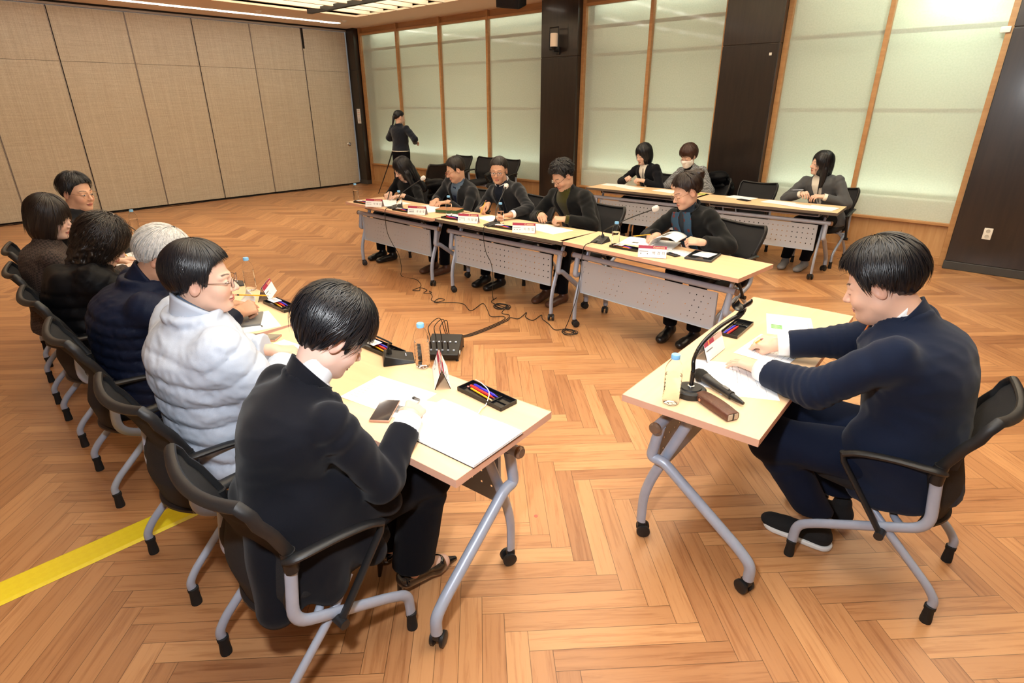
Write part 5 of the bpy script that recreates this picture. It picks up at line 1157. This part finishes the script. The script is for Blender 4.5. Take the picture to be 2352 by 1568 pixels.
plate(-5.20, 3.60, 24, 3, '박 혜 인', 'white and maroon name plate in front of the long haired woman'); plate(-4.50, 3.61, 22, 6, '유 승 후', 'white and maroon name plate in front of the man with pink tinted glasses')
plate(-3.81, 3.645, 24, 2, '이 창 걸', 'white and maroon name plate left of the speaking man\'s microphone'); plate(-3.145, 3.655, 29, 3, '이 창 업', 'white and maroon name plate in front of the man in the olive sweater')
plate(-1.915, 3.625, 27, 2, '백 경 미', 'white and maroon name plate in front of the woman with the blue scarf')
plate(-1.585, 1.335, 142, 2, None, 'acrylic name plate seen edge on at the near left table'); plate(-3.12, 1.375, 142, 2, None, 'acrylic name plate seen edge on at the middle of the left row')
plate(-.880, 2.275, 92, 0, None, 'acrylic name plate with maroon and orange stripe on the right table', hdr=False)
# --- paper
def sheet(x, y, a, w=.297, h=.21, n=1, lines=0, label='', name='paper_sheet', group='papers on the tables', z=0, pic=None, m=None, cat='paper', curl=0, th=None, title=True):
    th = th or (.0006 * n if n < 4 else .0009 * n); o = MB()
    o.grid(lambda u, v: ((u - .5) * w, (v - .5) * h, th + curl * (abs(u - .5) * 2) ** 3 * (v) * .03), 12, 4)
    b0 = MB(); b0.box((0, 0, th / 2 - .0001), (w, h, th)); o2 = b0.build(name, m or white, loc=(x, y, TZ + z + .0003), rz=math.radians(a), smooth=False); tag(o2, label, cat, group)
    if curl: c = o.build('curled_page', m or white, o2, solid=.0003)
    if lines:
        b = MB(); g = random.Random(hash((x, y)) % 1000)
        if title: b.box((0, h * .40, th + .0004), (w * .45, .0022, .0003))
        for i in range(lines):
            yy = h * .32 - i * h * .74 / lines; xx = -w * .42; e = w * (.42 if g.random() < .7 else .15)
            while xx < e: q = g.uniform(.006, .02); b.box((xx + q / 2, yy, th + .0004), (q, .0013, .0002)); xx += q + .005
        b.build('printed_text', mat('print_grey', (.30, .31, .34), .8), o2, smooth=False)
    if pic: px, py, pw, ph, pm = pic; MB().box((px, py, th + .0005), (pw, ph, .0003)).build('printed_picture', pm, o2, smooth=False)
    return o2
darkpic = mat('grey_print', (.15, .15, .15), .7, noise=.8, nscale=60); greenpic = mat('green_print', (.20, .42, .18), .7, noise=.5, nscale=40)
sheet(-1.625, 1.105, 10, lines=9, label='white printed sheet under the writing hand on the near left table'); sheet(-1.46, 1.10, 20, .21, .15, z=.001, label='white sheet corner showing between the hand and the open notebook', pic=(-.06, -.02, .05, .05, darkpic))
sheet(-2.30, 1.04, 8, .26, .19, label='white sheet on the table between the pale jacket and the black suit', pic=(.06, .05, .04, .03, darkpic)); sheet(-2.765, 1.125, -14, .26, .20, 7, lines=0, label='stack of white stapled sheets under the grey notebook', pic=(.09, .02, .03, .008, darkpic))
o = MB().box((0, 0, .006), (.19, .13, .010), r=.003).build('grey_notebook', greyc, loc=(-2.80, 1.115, TZ + .0065), rz=math.radians(-30)); tag(o, 'small grey covered notebook lying on the stapled sheets', 'notebook'); MB().box((.05, 0, .0114), (.018, .016, .0003)).build('embossed_mark', ink, o)
b = MB(); b.grid(lambda u, v: ((u - .5) * .20, .11 * math.sin(v * 1.5) - .05, .10 * (1 - math.cos(v * 1.5)) * .9 + .004), 6, 12); o = b.build('paper_sheet', white, loc=(-3.00, 1.17, TZ), rz=math.radians(-12), solid=.0006); tag(o, 'white sheet held up and curling in front of the pale jacket man\'s nose', 'paper', 'papers on the tables')
pencil((-2.785, 1.235, .832), (-.72, -.62, .02), 'yellow pencil held level by the white haired man')
sheet(-4.72, 1.13, -6, .42, .21, 5, lines=7, label='open white booklet in front of the woman with wavy hair'); sheet(-5.15, 1.29, -6, .40, .21, 3, lines=4, label='open white booklet at the far end of the left row')
b = MB()
for i in range(22): z_ = TZ + .006; y_ = -.10 + i * .0095; b.tube([(.004 * math.cos(a), y_, .006 + .005 * math.sin(a)) for a in np.linspace(0, 2 * PI, 8, endpoint=False)], .0007, 4, closed=True)
o = b.build('spiral_binding', blackp, loc=(-4.72, 1.13, TZ + .004), rz=math.radians(-6)); tag(o, 'black spiral binding of the open booklet before the woman with wavy hair', 'binding')
pencil((-4.72, 1.135, .724), (-.1, -.28, .5), 'yellow pencil of the woman with wavy hair')
# open spiral notebook on the near table
t = empty('spiral_notebook', (-1.24, 1.10, TZ), math.radians(4)); tag(t, 'open spiral notebook with blank white pages overhanging the corner of the near left table', 'notebook')
MB().box((0, 0, .0012), (.368, .249, .002), r=.0009).build('cover', blackp, t); MB().box((0, 0, .0035), (.03, .246, .003)).build('inner_hinge', white, t)
for s, nm in ((-1, 'left'), (1, 'right')):
    b = MB(); b.box((s * .0945, 0, .0055), (.178, .246, .007)); b.build('page_block', white, t, bevel=.001)
    b = MB(); b.grid(lambda u, v: (s * (.008 + u * .177), (v - .5) * .246, .0095 + .004 * math.sin(u * 2.6)), 10, 4); b.build('top_page', white, t, solid=.0003)
b = MB(); b.box((.12, -.10, .0128), (.10, .0008, .0002)); b.box((.15, -.04, .0128), (.0008, .06, .0002)); b.build('faint_rule', mat('pale_rule', (.55, .62, .75), .8), t)
for i in range(22):
    b = MB(); y_ = -.108 + i * .0103; b.tube([(.0085 * math.cos(a), y_, .010 + .006 * math.sin(a)) for a in np.linspace(0, PI, 7)], .0006, 5); b.build('spiral_loop', mat('pale_wire', (.55, .55, .58), .4, .3), t)
b = MB(); b.tube(bez([(-.01, .12, .012), (-.02, .15, .018), (-.035, .19, .006), (-.06, .24, .03), (-.12, .27, .035), (-.18, .30, .022)], 5), .0018, 6, rb=.0006); b.build('ribbon_bookmark', mat('grey_white_ribbon', (.62, .58, .58), .7), t)
def phone(x, y, a, label, L=.150, W=.073, m=blackp, edge=None, z=0):
    t = empty('smartphone', (x, y, TZ + z), math.radians(a)); tag(t, label, 'phone', 'phones on the tables'); MB().box((0, 0, .004), (W, L, .008), r=.0035).build('phone_case', edge or m, t); MB().box((0, 0, .0083), (W - .005, L - .006, .0006)).build('screen', screen, t)
phone(-1.53, 1.02, 37, 'smartphone with rose edge under the writing hand at the near left table', edge=rose, z=.0015); phone(-2.53, 1.06, 128, 'smartphone with pale pink edge beside the pale grey sleeve', edge=rose); phone(-1.83, 3.77, 70, 'black smartphone beside the name plate of the woman with the scarf', L=.11, W=.055); phone(-2.40, 6.56, 70, 'black smartphone on the back table before the empty chair')
# pens in hands
def at_hand(D, key, fw_, sd, up): q = D['_']['arms'][key]; fr = frame(q[3], q[4]); return q[2] + fr @ V3(sd, fw_, up)
def held(i, key, tip, fn, **k):
    A = V3(tip); p = at_hand(PEO[i], key, .070, .030 if key == 'L' else -.030, .026); fn(Vector(A), Vector(p - A), **k)
held(0, 'R', (-1.50, 1.155, TZ + .004), lambda l, d, **k: pen(l, d, blackp, **k), label='black pen in the hand of the person in the black suit'); held(6, 'R', (-.775, 2.475, TZ + .004), pencil, label='yellow pencil in the writing hand of the man in navy')
held(7, 'R', (-5.42, 3.93, TZ + .01), lambda l, d, **k: pen(l, d, blackp, **k), label='black pen in the hand of the long haired woman'); held(9, 'R', (-3.98, 3.96, TZ + .01), pencil, label='yellow pencil in the hand of the speaking man'); held(11, 'R', (-2.28, 3.97, TZ + .04), pencil, label='yellow pencil in the hand of the woman with the scarf')
held(14, 'R', (-2.02, 6.90, .83), lambda l, d, **k: pen(l, d, silver, **k), label='pale pen in the hands of the woman in the grey jacket')
# facing row papers
sheet(-5.30, 3.86, -8, .42, .30, 3, 8, label='spread of white sheets in front of the long haired woman'); sheet(-5.02, 3.72, 10, .18, .10, 2, m=mat('dark_blue_folder', (.03, .035, .07), .4), label='dark blue folder edge beside the first bottle of the facing row', name='folder', cat='folder', group=None)
sheet(-4.66, 3.88, -12, .40, .28, 4, 6, label='spread of white sheets in front of the man with pink glasses')
t = empty('book', (-4.35, 3.90, TZ + .001), math.radians(20)); tag(t, 'thick book with brown cover and green edge on the facing row', 'book'); MB().box((0, 0, .019), (.235, .16, .028)).build('page_block', greenb, t); MB().box((0, 0, .0345), (.242, .166, .003), r=.001).box((0, 0, .0025), (.242, .166, .003), r=.001).build('cover', brownb, t)
sheet(-4.15, 3.83, -20, .28, .16, 3, 5, label='printed sheet left of the speaking man\'s pencil', pic=(-.06, .02, .06, .03, darkpic)); sheet(-3.80, 3.93, -14, .26, .19, 1, 6, label='printed sheet under the speaking man\'s hands'); sheet(-3.10, 3.91, -10, .42, .24, 2, 7, label='white sheets under the clasped hands of the man in the olive sweater')
sheet(-2.14, 4.00, 12, .42, .26, 6, 5, label='open booklet being leafed through by the woman with the scarf', pic=(-.10, -.06, .05, .04, darkpic)); sheet(-1.86, 3.86, 4, .24, .17, 1, 5, label='white sheet under the black phone at the right of the facing row')
b = MB(); b.grid(lambda u, v: ((v - .5) * .0 + .10 - .105 * math.cos(v * 2.6) + (.02 * v), (u - .5) * .24, .012 + .075 * math.sin(v * 2.6) + .02 * v), 8, 20)
o = b.build('turned_pages', white, loc=(-2.08, 3.96, TZ), rz=.12, solid=.002); tag(o, 'curled over pages of the booklet held by the woman with the scarf', 'pages'); o.data.materials.append(darkpic)
for p in o.data.polygons:
    c = p.center
    if .02 < p.index % 8 < 6 and 8 < p.index // 8 < 12: p.material_index = 1
t = empty('tablet', (-1.64, 3.86, TZ), math.radians(8)); tag(t, 'dark tablet in a case with a small white note lying on it', 'tablet'); MB().box((0, 0, .008), (.19, .25, .014), r=.004).build('tablet_case', mat('dark_grey_case', (.045, .05, .055), .5), t); MB().box((0, 0, .0155), (.175, .235, .0008)).build('screen', screen, t)
sheet(-1.635, 3.88, -2, .12, .15, 1, 0, z=.0165, label='small white note lying on the dark tablet')
# back tables
sheet(-4.20, 6.72, 8, .30, .20, 2, 0, label='white sheet at the left end of the back table'); sheet(-3.90, 6.63, -20, .36, .20, 3, 4, label='white sheets under the hands of the woman with the black bob', z=.0); sheet(-3.40, 6.66, -10, .30, .20, 2, 4, label='white sheet in front of the masked woman')
sheet(-3.02, 6.70, 5, .20, .14, 2, 0, m=limeb, label='lime green folder at the seam of the back tables', name='folder', cat='folder', group=None); sheet(-2.50, 6.74, -8, .30, .20, 1, 3, label='white sheet on the back table before the empty chair')
sheet(-2.06, 6.66, -6, .30, .21, 2, 3, label='white sheet left of the grey jacket woman\'s papers'); sheet(-1.83, 6.56, -14, .28, .19, 4, 3, label='middle stack of white sheets before the woman in the grey jacket', z=.0022); sheet(-1.59, 6.56, -4, .27, .22, 8, 3, label='thick stack of white sheets at the right end of the back table')
# right table papers
sheet(-.665, 2.12, -62, .297, .21, 1, 6, label='printed sheet lying near the handheld microphone on the right table'); sheet(-.765, 2.10, -66, .26, .18, 1, 3, label='white sheet half under the handheld microphone', z=-.0001); sheet(-.690, 2.50, -92, .30, .22, 2, 13, label='densely printed sheet under the hands of the man in navy', z=.0008)
sheet(-.73, 2.86, -70, .30, .21, 1, 7, label='printed sheet with a green diagram on the right table', pic=(.04, -.06, .06, .05, greenpic)); 
# leather case
t = empty('leather_case', (-.655, 1.822, TZ), math.radians(-27)); tag(t, 'brown leather glasses case with a snap at the near corner of the right table', 'case')
b = MB(); n = 16; P = []; F = []
for i in range(n + 1):
    u = i / n; x = (u - .5) * .175; hh = .030 + .004 * math.sin(u * PI); hw = .026 + .004 * math.sin(u * 3.0) - .004 * (u < .08)
    for j in range(16):
        a = 2 * PI * j / 16; ca, sa = math.cos(a), math.sin(a); P.append((x, math.copysign(abs(ca) ** .45, ca) * hw, hh / 2 + math.copysign(abs(sa) ** .45, sa) * hh / 2))
for i in range(n):
    for j in range(16): F.append((i * 16 + j, i * 16 + (j + 1) % 16, (i + 1) * 16 + (j + 1) % 16, (i + 1) * 16 + j))
F += [tuple(range(16))[::-1], tuple(n * 16 + j for j in range(16))]; b.add(P, F); b.build('case_body', leather, t)
MB().box((.088, .0, .015), (.003, .042, .022), r=.001).build('open_end', mat('case_lining', (.45, .36, .27), .6), t); MB().box((.0895, 0, .015), (.002, .006, .024)).build('seam_tab', blackp, t)
MB().lathe([(0, 0), (.006, 0), (.006, .002), (.004, .003), (0, .003)], 14, Matrix.Translation((-.055, -.0285, .016)) @ Matrix.Rotation(PI / 2, 4, 'X')).build('snap_button', mat('copper_snap', (.75, .35, .22), .3, .8), t)
MB().box((-.055, -.0275, .018), (.03, .003, .016), r=.001).build('flap', leather, t)
# microphones
def wedge_mic(x, y, a, head, label, mid=None, foam=True):
    t = empty('tabletop_microphone', (x, y, TZ), math.radians(a)); tag(t, label, 'microphone', 'gooseneck microphones on the tables')
    P = [(-.055, -.075, 0), (.055, -.075, 0), (.06, .06, 0), (-.06, .06, 0), (-.05, -.072, .008), (.05, -.072, .008), (.042, .05, .040), (-.042, .05, .040)]
    b = MB(); b.add(P, [(3, 2, 1, 0), (4, 5, 6, 7), (0, 1, 5, 4), (1, 2, 6, 5), (2, 3, 7, 6), (3, 0, 4, 7)]); b.build('mic_base', blackp, t, bevel=.004)
    b = MB(); b.box((0, -.04, .0215), (.03, .004, .0006), Matrix.Rotation(.0, 4, 'X')); b.build('base_marks', silver, t)
    R = Matrix.Rotation(-math.radians(a), 3, 'Z'); hd = R @ (Vector(head) - Vector((x, y, TZ)))
    MB().lathe([(0, .03), (.013, .03), (.012, .048), (.007, .056), (0, .056)], 14, Matrix.Translation((0, .03, 0))).build('neck_socket', blackp, t)
    m_ = [R @ (Vector(p) - Vector((x, y, TZ))) for p in (mid or [])]
    pts = bez([Vector((0, .03, .05)), Vector((0, .03, .075))] + m_ + [hd], 8); MB().tube(pts, .0042, 8).build('gooseneck', blackp, t)
    d = (pts[-1] - pts[-3]).normalized(); M = Matrix.Translation(pts[-1]) @ d.to_track_quat('Z', 'Y').to_matrix().to_4x4()
    MB().lathe([(0, -.012), (.009, -.010), (.011, .0), (.011, .03), (0, .036)], 14, M).build('capsule', blackp, t)
    if foam: MB().lathe([(0, -.006), (.016, -.002), (.021, .012), (.023, .030), (.018, .044), (.008, .050), (0, .051)], 16, M).build('hygiene_cover', mat('white_gauze', (.66, .64, .62), .9, bump=.6, bscale=300), t)
    return t
wedge_mic(-1.86, 1.325, 146, (-2.15, 1.21, .86), 'black wedge base microphone on the near left table, neck bent away', [(-1.85, 1.29, .815), (-1.98, 1.25, .845)], foam=False)
wedge_mic(-3.50, 1.33, 160, (-3.95, 1.20, .93), 'black wedge base microphone in the middle of the left row', [(-3.58, 1.30, .82), (-3.75, 1.25, .88)]); wedge_mic(-5.25, 1.38, 160, (-5.80, 1.36, .86), 'black wedge base microphone at the far end of the left row', [(-5.35, 1.38, .80), (-5.55, 1.37, .83)])
wedge_mic(-4.97, 3.70, -10, (-4.80, 3.93, 1.005), 'black tabletop microphone with white cover before the long haired woman', [(-4.96, 3.78, .86), (-4.90, 3.86, .93)]); wedge_mic(-3.555, 3.70, -18, (-3.70, 4.03, 1.005), 'black tabletop microphone with white cover at the speaking man\'s mouth', [(-3.60, 3.80, .86), (-3.65, 3.92, .94)])
wedge_mic(-2.46, 3.79, 4, (-2.10, 3.92, .995), 'black tabletop microphone with white cover bent towards the woman with the scarf', [(-2.40, 3.83, .84), (-2.26, 3.88, .92)])
t = empty('microphone_stand', (-.775, 1.868, TZ)); tag(t, 'black round base gooseneck stand with an empty microphone clip on the right table', 'microphone stand')
MB().lathe([(0, 0), (.056, 0), (.058, .004), (.058, .022), (.053, .027), (.040, .028), (.038, .033), (0, .034)], 32).build('round_base', mat('matt_black_metal', (.014, .014, .014), .5), t); MB().lathe([(.013, .033), (.013, .038), (.009, .040), (0, .040)], 16).build('locknut', chrome, t)
L0 = [(0, 0, .036), (0, 0, .10), (.0, -.005, .15), (.012, .02, .205), (.03, .10, .245), (.045, .18, .262), (.055, .235, .268)]; pts = bez(L0, 12)
b = MB(); b.tube(pts[:12], .0085, 12); n_ = len(pts)
rr = [.0068 + .0009 * (i % 2) for i in range(160)]; cc = []
for i in range(160): s = 11 + (n_ - 12) * i / 159; k = min(int(s), n_ - 2); cc.append(pts[k].lerp(pts[k + 1], s - k))
b.tube(cc, rr, 12); b.build('gooseneck', blackg, t)
E_ = cc[-1]; b = MB(); b.tube([E_ - Vector((0, .012, .002)), E_ + Vector((0, .022, .004))], .0115, 12); b.lathe([(0, -.014), (.010, -.014), (.010, .014), (0, .014)], 14, Matrix.Translation(E_ + Vector((.0, .016, .018))) @ Matrix.Rotation(PI / 2, 4, 'Y')); b.build('clip_joint', blackp, t)
b = MB(); Mx = Matrix.Translation(E_ + Vector((0, .004, .046))) @ Matrix.Rotation(.25, 4, 'X')
b.grid(lambda u, v: Mx @ Vector(((.022 + .005 * v) * math.sin((u - .5) * 4.2), (v - .5) * .07, -(.020 + .004 * v) * math.cos((u - .5) * 4.2) + .006 * math.cos(v * 3))), 18, 6); b.build('mic_clip', blackg, t, solid=.004)
t = empty('handheld_microphone', (0, 0, 0)); A = Vector((-.822, 2.012, TZ + .026)); B_ = Vector((-.588, 1.905, TZ + .013)); d = (B_ - A).normalized(); L_ = (B_ - A).length; t.matrix_world = Matrix.Translation(A) @ d.to_track_quat('Z', 'Y').to_matrix().to_4x4(); tag(t, 'black wireless handheld microphone lying on the papers of the right table', 'microphone')
MB().lathe([(0, -.004), (.012, -.002), (.021, .008), (.0255, .024), (.0255, .040), (.022, .055), (.020, .062)], 24, cap=False).build('mic_head', mat('mic_grille_black', (.010, .010, .010), .7, bump=1, bscale=900), t)
MB().lathe([(.0215, .055), (.0225, .062), (.020, .075), (.0165, .12), (.0155, .19), (.0165, .192), (.0165, .198), (.0135, .200), (0, .200)], 24).build('mic_body', mat('satin_black', (.018, .018, .02), .3), t); MB().lathe([(0, .2), (.0125, .2), (.011, .222), (.006, L_), (0, L_)], 16).build('antenna_tip', blackp, t); MB().box((0, .0165, .165), (.013, .004, .03), r=.001).build('display', greyc, t)
# papers / bag style clothes over chairs
def drape(label, cx, cy, cz, a, m, w=.24, h=.30):
    s = Skin(); R = np.array([[math.cos(a), -math.sin(a), 0], [math.sin(a), math.cos(a), 0], [0, 0, 1]])
    def f(P):
        d = ell(P, (0, -.03, -.12), (w, .085, h * .62)); d = smin(d, ell(P, (.05, .02, .03), (w * .8, .09, .07)), .06); d = smin(d, rcone(P, (w * .75, -.02, -.03), (w * .95, -.03, -.30), .06, .045), .04)
        return smax(d - .012 * np.abs(np.sin(P[:, 2] * 55 + P[:, 0] * 12)) ** .6 + .008 * wav(P, 50, 5) + .004, -ell(P, (0, .02, -.17), (.17, .035, .22)), .01)
    V, Q = nets(f, (-w - .14, -.2, -.45), (w + .14, .2, .16), .012); s.add(V @ R.T + V3(cx, cy, cz), Q); t = empty('padded_coat', (cx, cy, 0)); tag(t, label, 'coat'); s.build('coat_shell', m, t)
drape('black padded coat hung over the chair back of the long haired woman', -5.36, 4.66, .80, PI - .03, puffb, .20, .26); drape('dark padded coat hung over the chair of the masked woman', -3.05, 7.44, .82, PI - .07, puffb, .17, .24)
# floor mixer and cables
t = empty('junction_box', (-3.00, 2.585, 0), math.radians(38)); tag(t, 'black sloping microphone junction box on the parquet with plugs and cables', 'junction box')
Pb = [(-.12, -.15, .012), (.12, -.15, .012), (.12, .13, .012), (-.12, .13, .012), (-.12, -.16, .055), (.12, -.16, .055), (.12, .10, .115), (-.12, .10, .115), (.12, .14, .06), (-.12, .14, .06)]
b = MB(); b.add(Pb, [(3, 2, 1, 0), (4, 5, 6, 7), (0, 1, 5, 4), (1, 2, 8, 6, 5), (7, 6, 8, 9), (9, 8, 2, 3), (0, 4, 7, 9, 3)]); b.build('box_body', mat('junction_black', (.010, .009, .009), .45), t, bevel=.006)
for i in range(5):
    for j in range(2):
        u, v = -.085 + i * .042, -.11 + j * .10; z = .055 + (v + .16) / .26 * .06
        MB().lathe([(0, -.004), (.008, -.004), (.008, .004), (.005, .005), (0, .005)], 12, Matrix.Translation((u, v, z + .003)) @ Matrix.Rotation(.23, 4, 'X')).build('jack_socket', silver, t)
for i in range(4): u = -.085 + i * .042; MB().tube([(u, -.105, .08), (u, -.115, .14)], .006, 8).build('plug', blackp, t)
for x, y in ((-.11, -.14), (.11, -.14), (-.11, .12), (.11, .12)): MB().lathe([(0, 0), (.012, 0), (.010, .014), (0, .014)], 10, Matrix.Translation((x, y, 0))).build('rubber_foot', rubber, t)
MB().lathe([(.016, 0), (.016, .004), (.009, .004), (.009, 0)], 16, Matrix.Translation((.1215, -.09, .045)) @ Matrix.Rotation(PI / 2, 4, 'Y'), cap=False).build('side_badge', whitep, t)
def cable(pts, label, r=.0032): o = MB().tube(bez(pts, 6), r, 6).build('microphone_cable', rubber); tag(o, label, 'cable', 'microphone cables on the floor')
fz = .006; MP = lambda i: tuple(Matrix.Translation((-3.00, 2.585, 0)) @ Matrix.Rotation(math.radians(38), 4, 'Z') @ Vector((-.085 + i * .042, -.118, .150)))
def loops(cx, cy, n, r, ph=0): return [(cx + r * (1 + .25 * math.sin(k * 1.7)) * math.cos(ph + k * 1.25) + .02 * math.sin(k), cy + r * .8 * math.sin(ph + k * 1.25) + .015 * math.cos(k * .7), fz + .003 * (k % 4)) for k in range(n)]
def tail(i, off): m = MP(i); return [(-3.12 + off, 3.38, fz), (-3.10 + off, 3.10, fz), (-3.12 + off, 2.90, fz), (-3.20 + off, 2.80, .02), (-3.14 + off * 2, 2.70, .20), (m[0] - .02, m[1] + .01, m[2] + .10), (m[0], m[1], m[2] + .03), m]
cable([(-4.97, 3.65, TZ + .012), (-4.97, 3.575, TZ + .008), (-4.955, 3.545, .66), (-4.93, 3.535, .50), (-4.86, 3.54, .38), (-4.80, 3.56, .28), (-4.82, 3.60, .12), (-4.88, 3.64, fz), (-4.66, 3.66, fz), (-4.44, 3.54, fz), (-4.40, 3.40, fz), (-4.33, 3.43, fz + .004), (-4.40, 3.50, fz), (-4.30, 3.50, fz), (-4.24, 3.41, fz), (-4.18, 3.46, fz + .004), (-4.25, 3.49, fz), (-4.10, 3.40, fz), (-4.02, 3.32, fz), (-3.93, 3.32, fz), (-3.92, 3.40, fz + .004), (-4.0, 3.40, fz), (-3.94, 3.29, fz), (-3.82, 3.40, fz), (-3.70, 3.44, fz), (-3.52, 3.36, fz), (-3.58, 3.57, fz), (-3.42, 3.47, fz), (-3.28, 3.37, fz), (-3.20, 3.44, fz)] + tail(0, -.02), 'thin black microphone cable falling from the left facing table to the junction box')
cable([(-3.55, 3.65, TZ + .012), (-3.545, 3.578, TZ + .008), (-3.53, 3.55, .66), (-3.50, 3.545, .52), (-3.43, 3.54, .42), (-3.42, 3.55, .28), (-3.48, 3.60, .12), (-3.58, 3.72, fz), (-3.60, 3.78, fz), (-3.54, 3.65, fz)] + loops(-3.39, 3.62, 22, .075) + [(-3.27, 3.50, fz), (-3.18, 3.50, fz)] + tail(1, 0), 'thin black microphone cable coiled in loops below the middle facing table')
cable([(-2.455, 3.74, TZ + .012), (-2.47, 3.60, TZ + .008), (-2.47, 3.56, .66), (-2.47, 3.54, .50), (-2.49, 3.53, .30), (-2.55, 3.52, .10), (-2.60, 3.56, fz)] + loops(-2.54, 3.52, 18, .060) + [(-2.66, 3.49, fz), (-2.78, 3.56, fz), (-2.90, 3.62, fz), (-2.97, 3.69, fz), (-2.94, 3.54, fz), (-3.04, 3.56, fz), (-3.11, 3.65, fz), (-3.06, 3.49, fz), (-3.13, 3.46, fz)] + tail(2, .02), 'thin black microphone cable from the right facing table with a coil by the caster')
# tripod
t = empty('tripod', (-9.70, 7.36, 0)); tag(t, 'thin black camera tripod in front of the standing woman', 'tripod')
for a in (3.75, 5.6, 1.4):
    f = Vector((math.cos(a) * .52, math.sin(a) * .40, 0)); T0 = Vector((0, 0, 1.02)); b = MB(); b.tube([T0 + f * .04, T0.lerp(f, .45)], .013, 8); b.tube([T0.lerp(f, .42), T0.lerp(f, .75)], .010, 8); b.tube([T0.lerp(f, .72), f + Vector((0, 0, .008))], .008, 8); b.build('leg', blackp, t)
MB().tube([(0, 0, .85), (0, 0, 1.16)], .014, 10).build('centre_column', blackp, t); MB().box((0, 0, 1.02), (.07, .07, .05), r=.01).build('spider', blackp, t); MB().box((0, 0, 1.20), (.11, .08, .08), r=.012).build('camera_head', blackp, t)
# trims of clothes
on_front(PEO[11], 'scarf', [(-.050, 1.04), (-.066, .92), (-.056, .75), (-.048, .55), (-.045, .35), (-.05, .15)], .038, scarfm, .030); on_front(PEO[11], 'scarf', [(.050, 1.04), (.066, .92), (.050, .75), (.036, .55), (.035, .35), (.045, .12)], .038, scarfm, .032)
on_front(PEO[8], 'tie', [(0, .95), (0, .7), (0, .4)], .022, cloth('dark_tie', (.012, .02, .05), .6), .0); on_front(PEO[6], 'tie', [(0, .97), (0, .8), (0, .5)], .032, orange, .012)
on_front(PEO[12], 'lanyard', [(-.03, .95), (-.015, .7), (0, .45)], .004, blackk, .012); on_front(PEO[14], 'lanyard', [(-.03, .95), (-.015, .7), (0, .45)], .004, blackk, .012)
q = PEO[15]['_']; 
for z_, nm in ((.885, 'waist_trim'),):
    b = MB(); b.tube([(math.cos(a) * .185, .0 + math.sin(a) * .155, z_) for a in np.linspace(0, 2 * PI, 28, endpoint=False)], .007, 6, closed=True); b.build(nm, cream, q['root'])
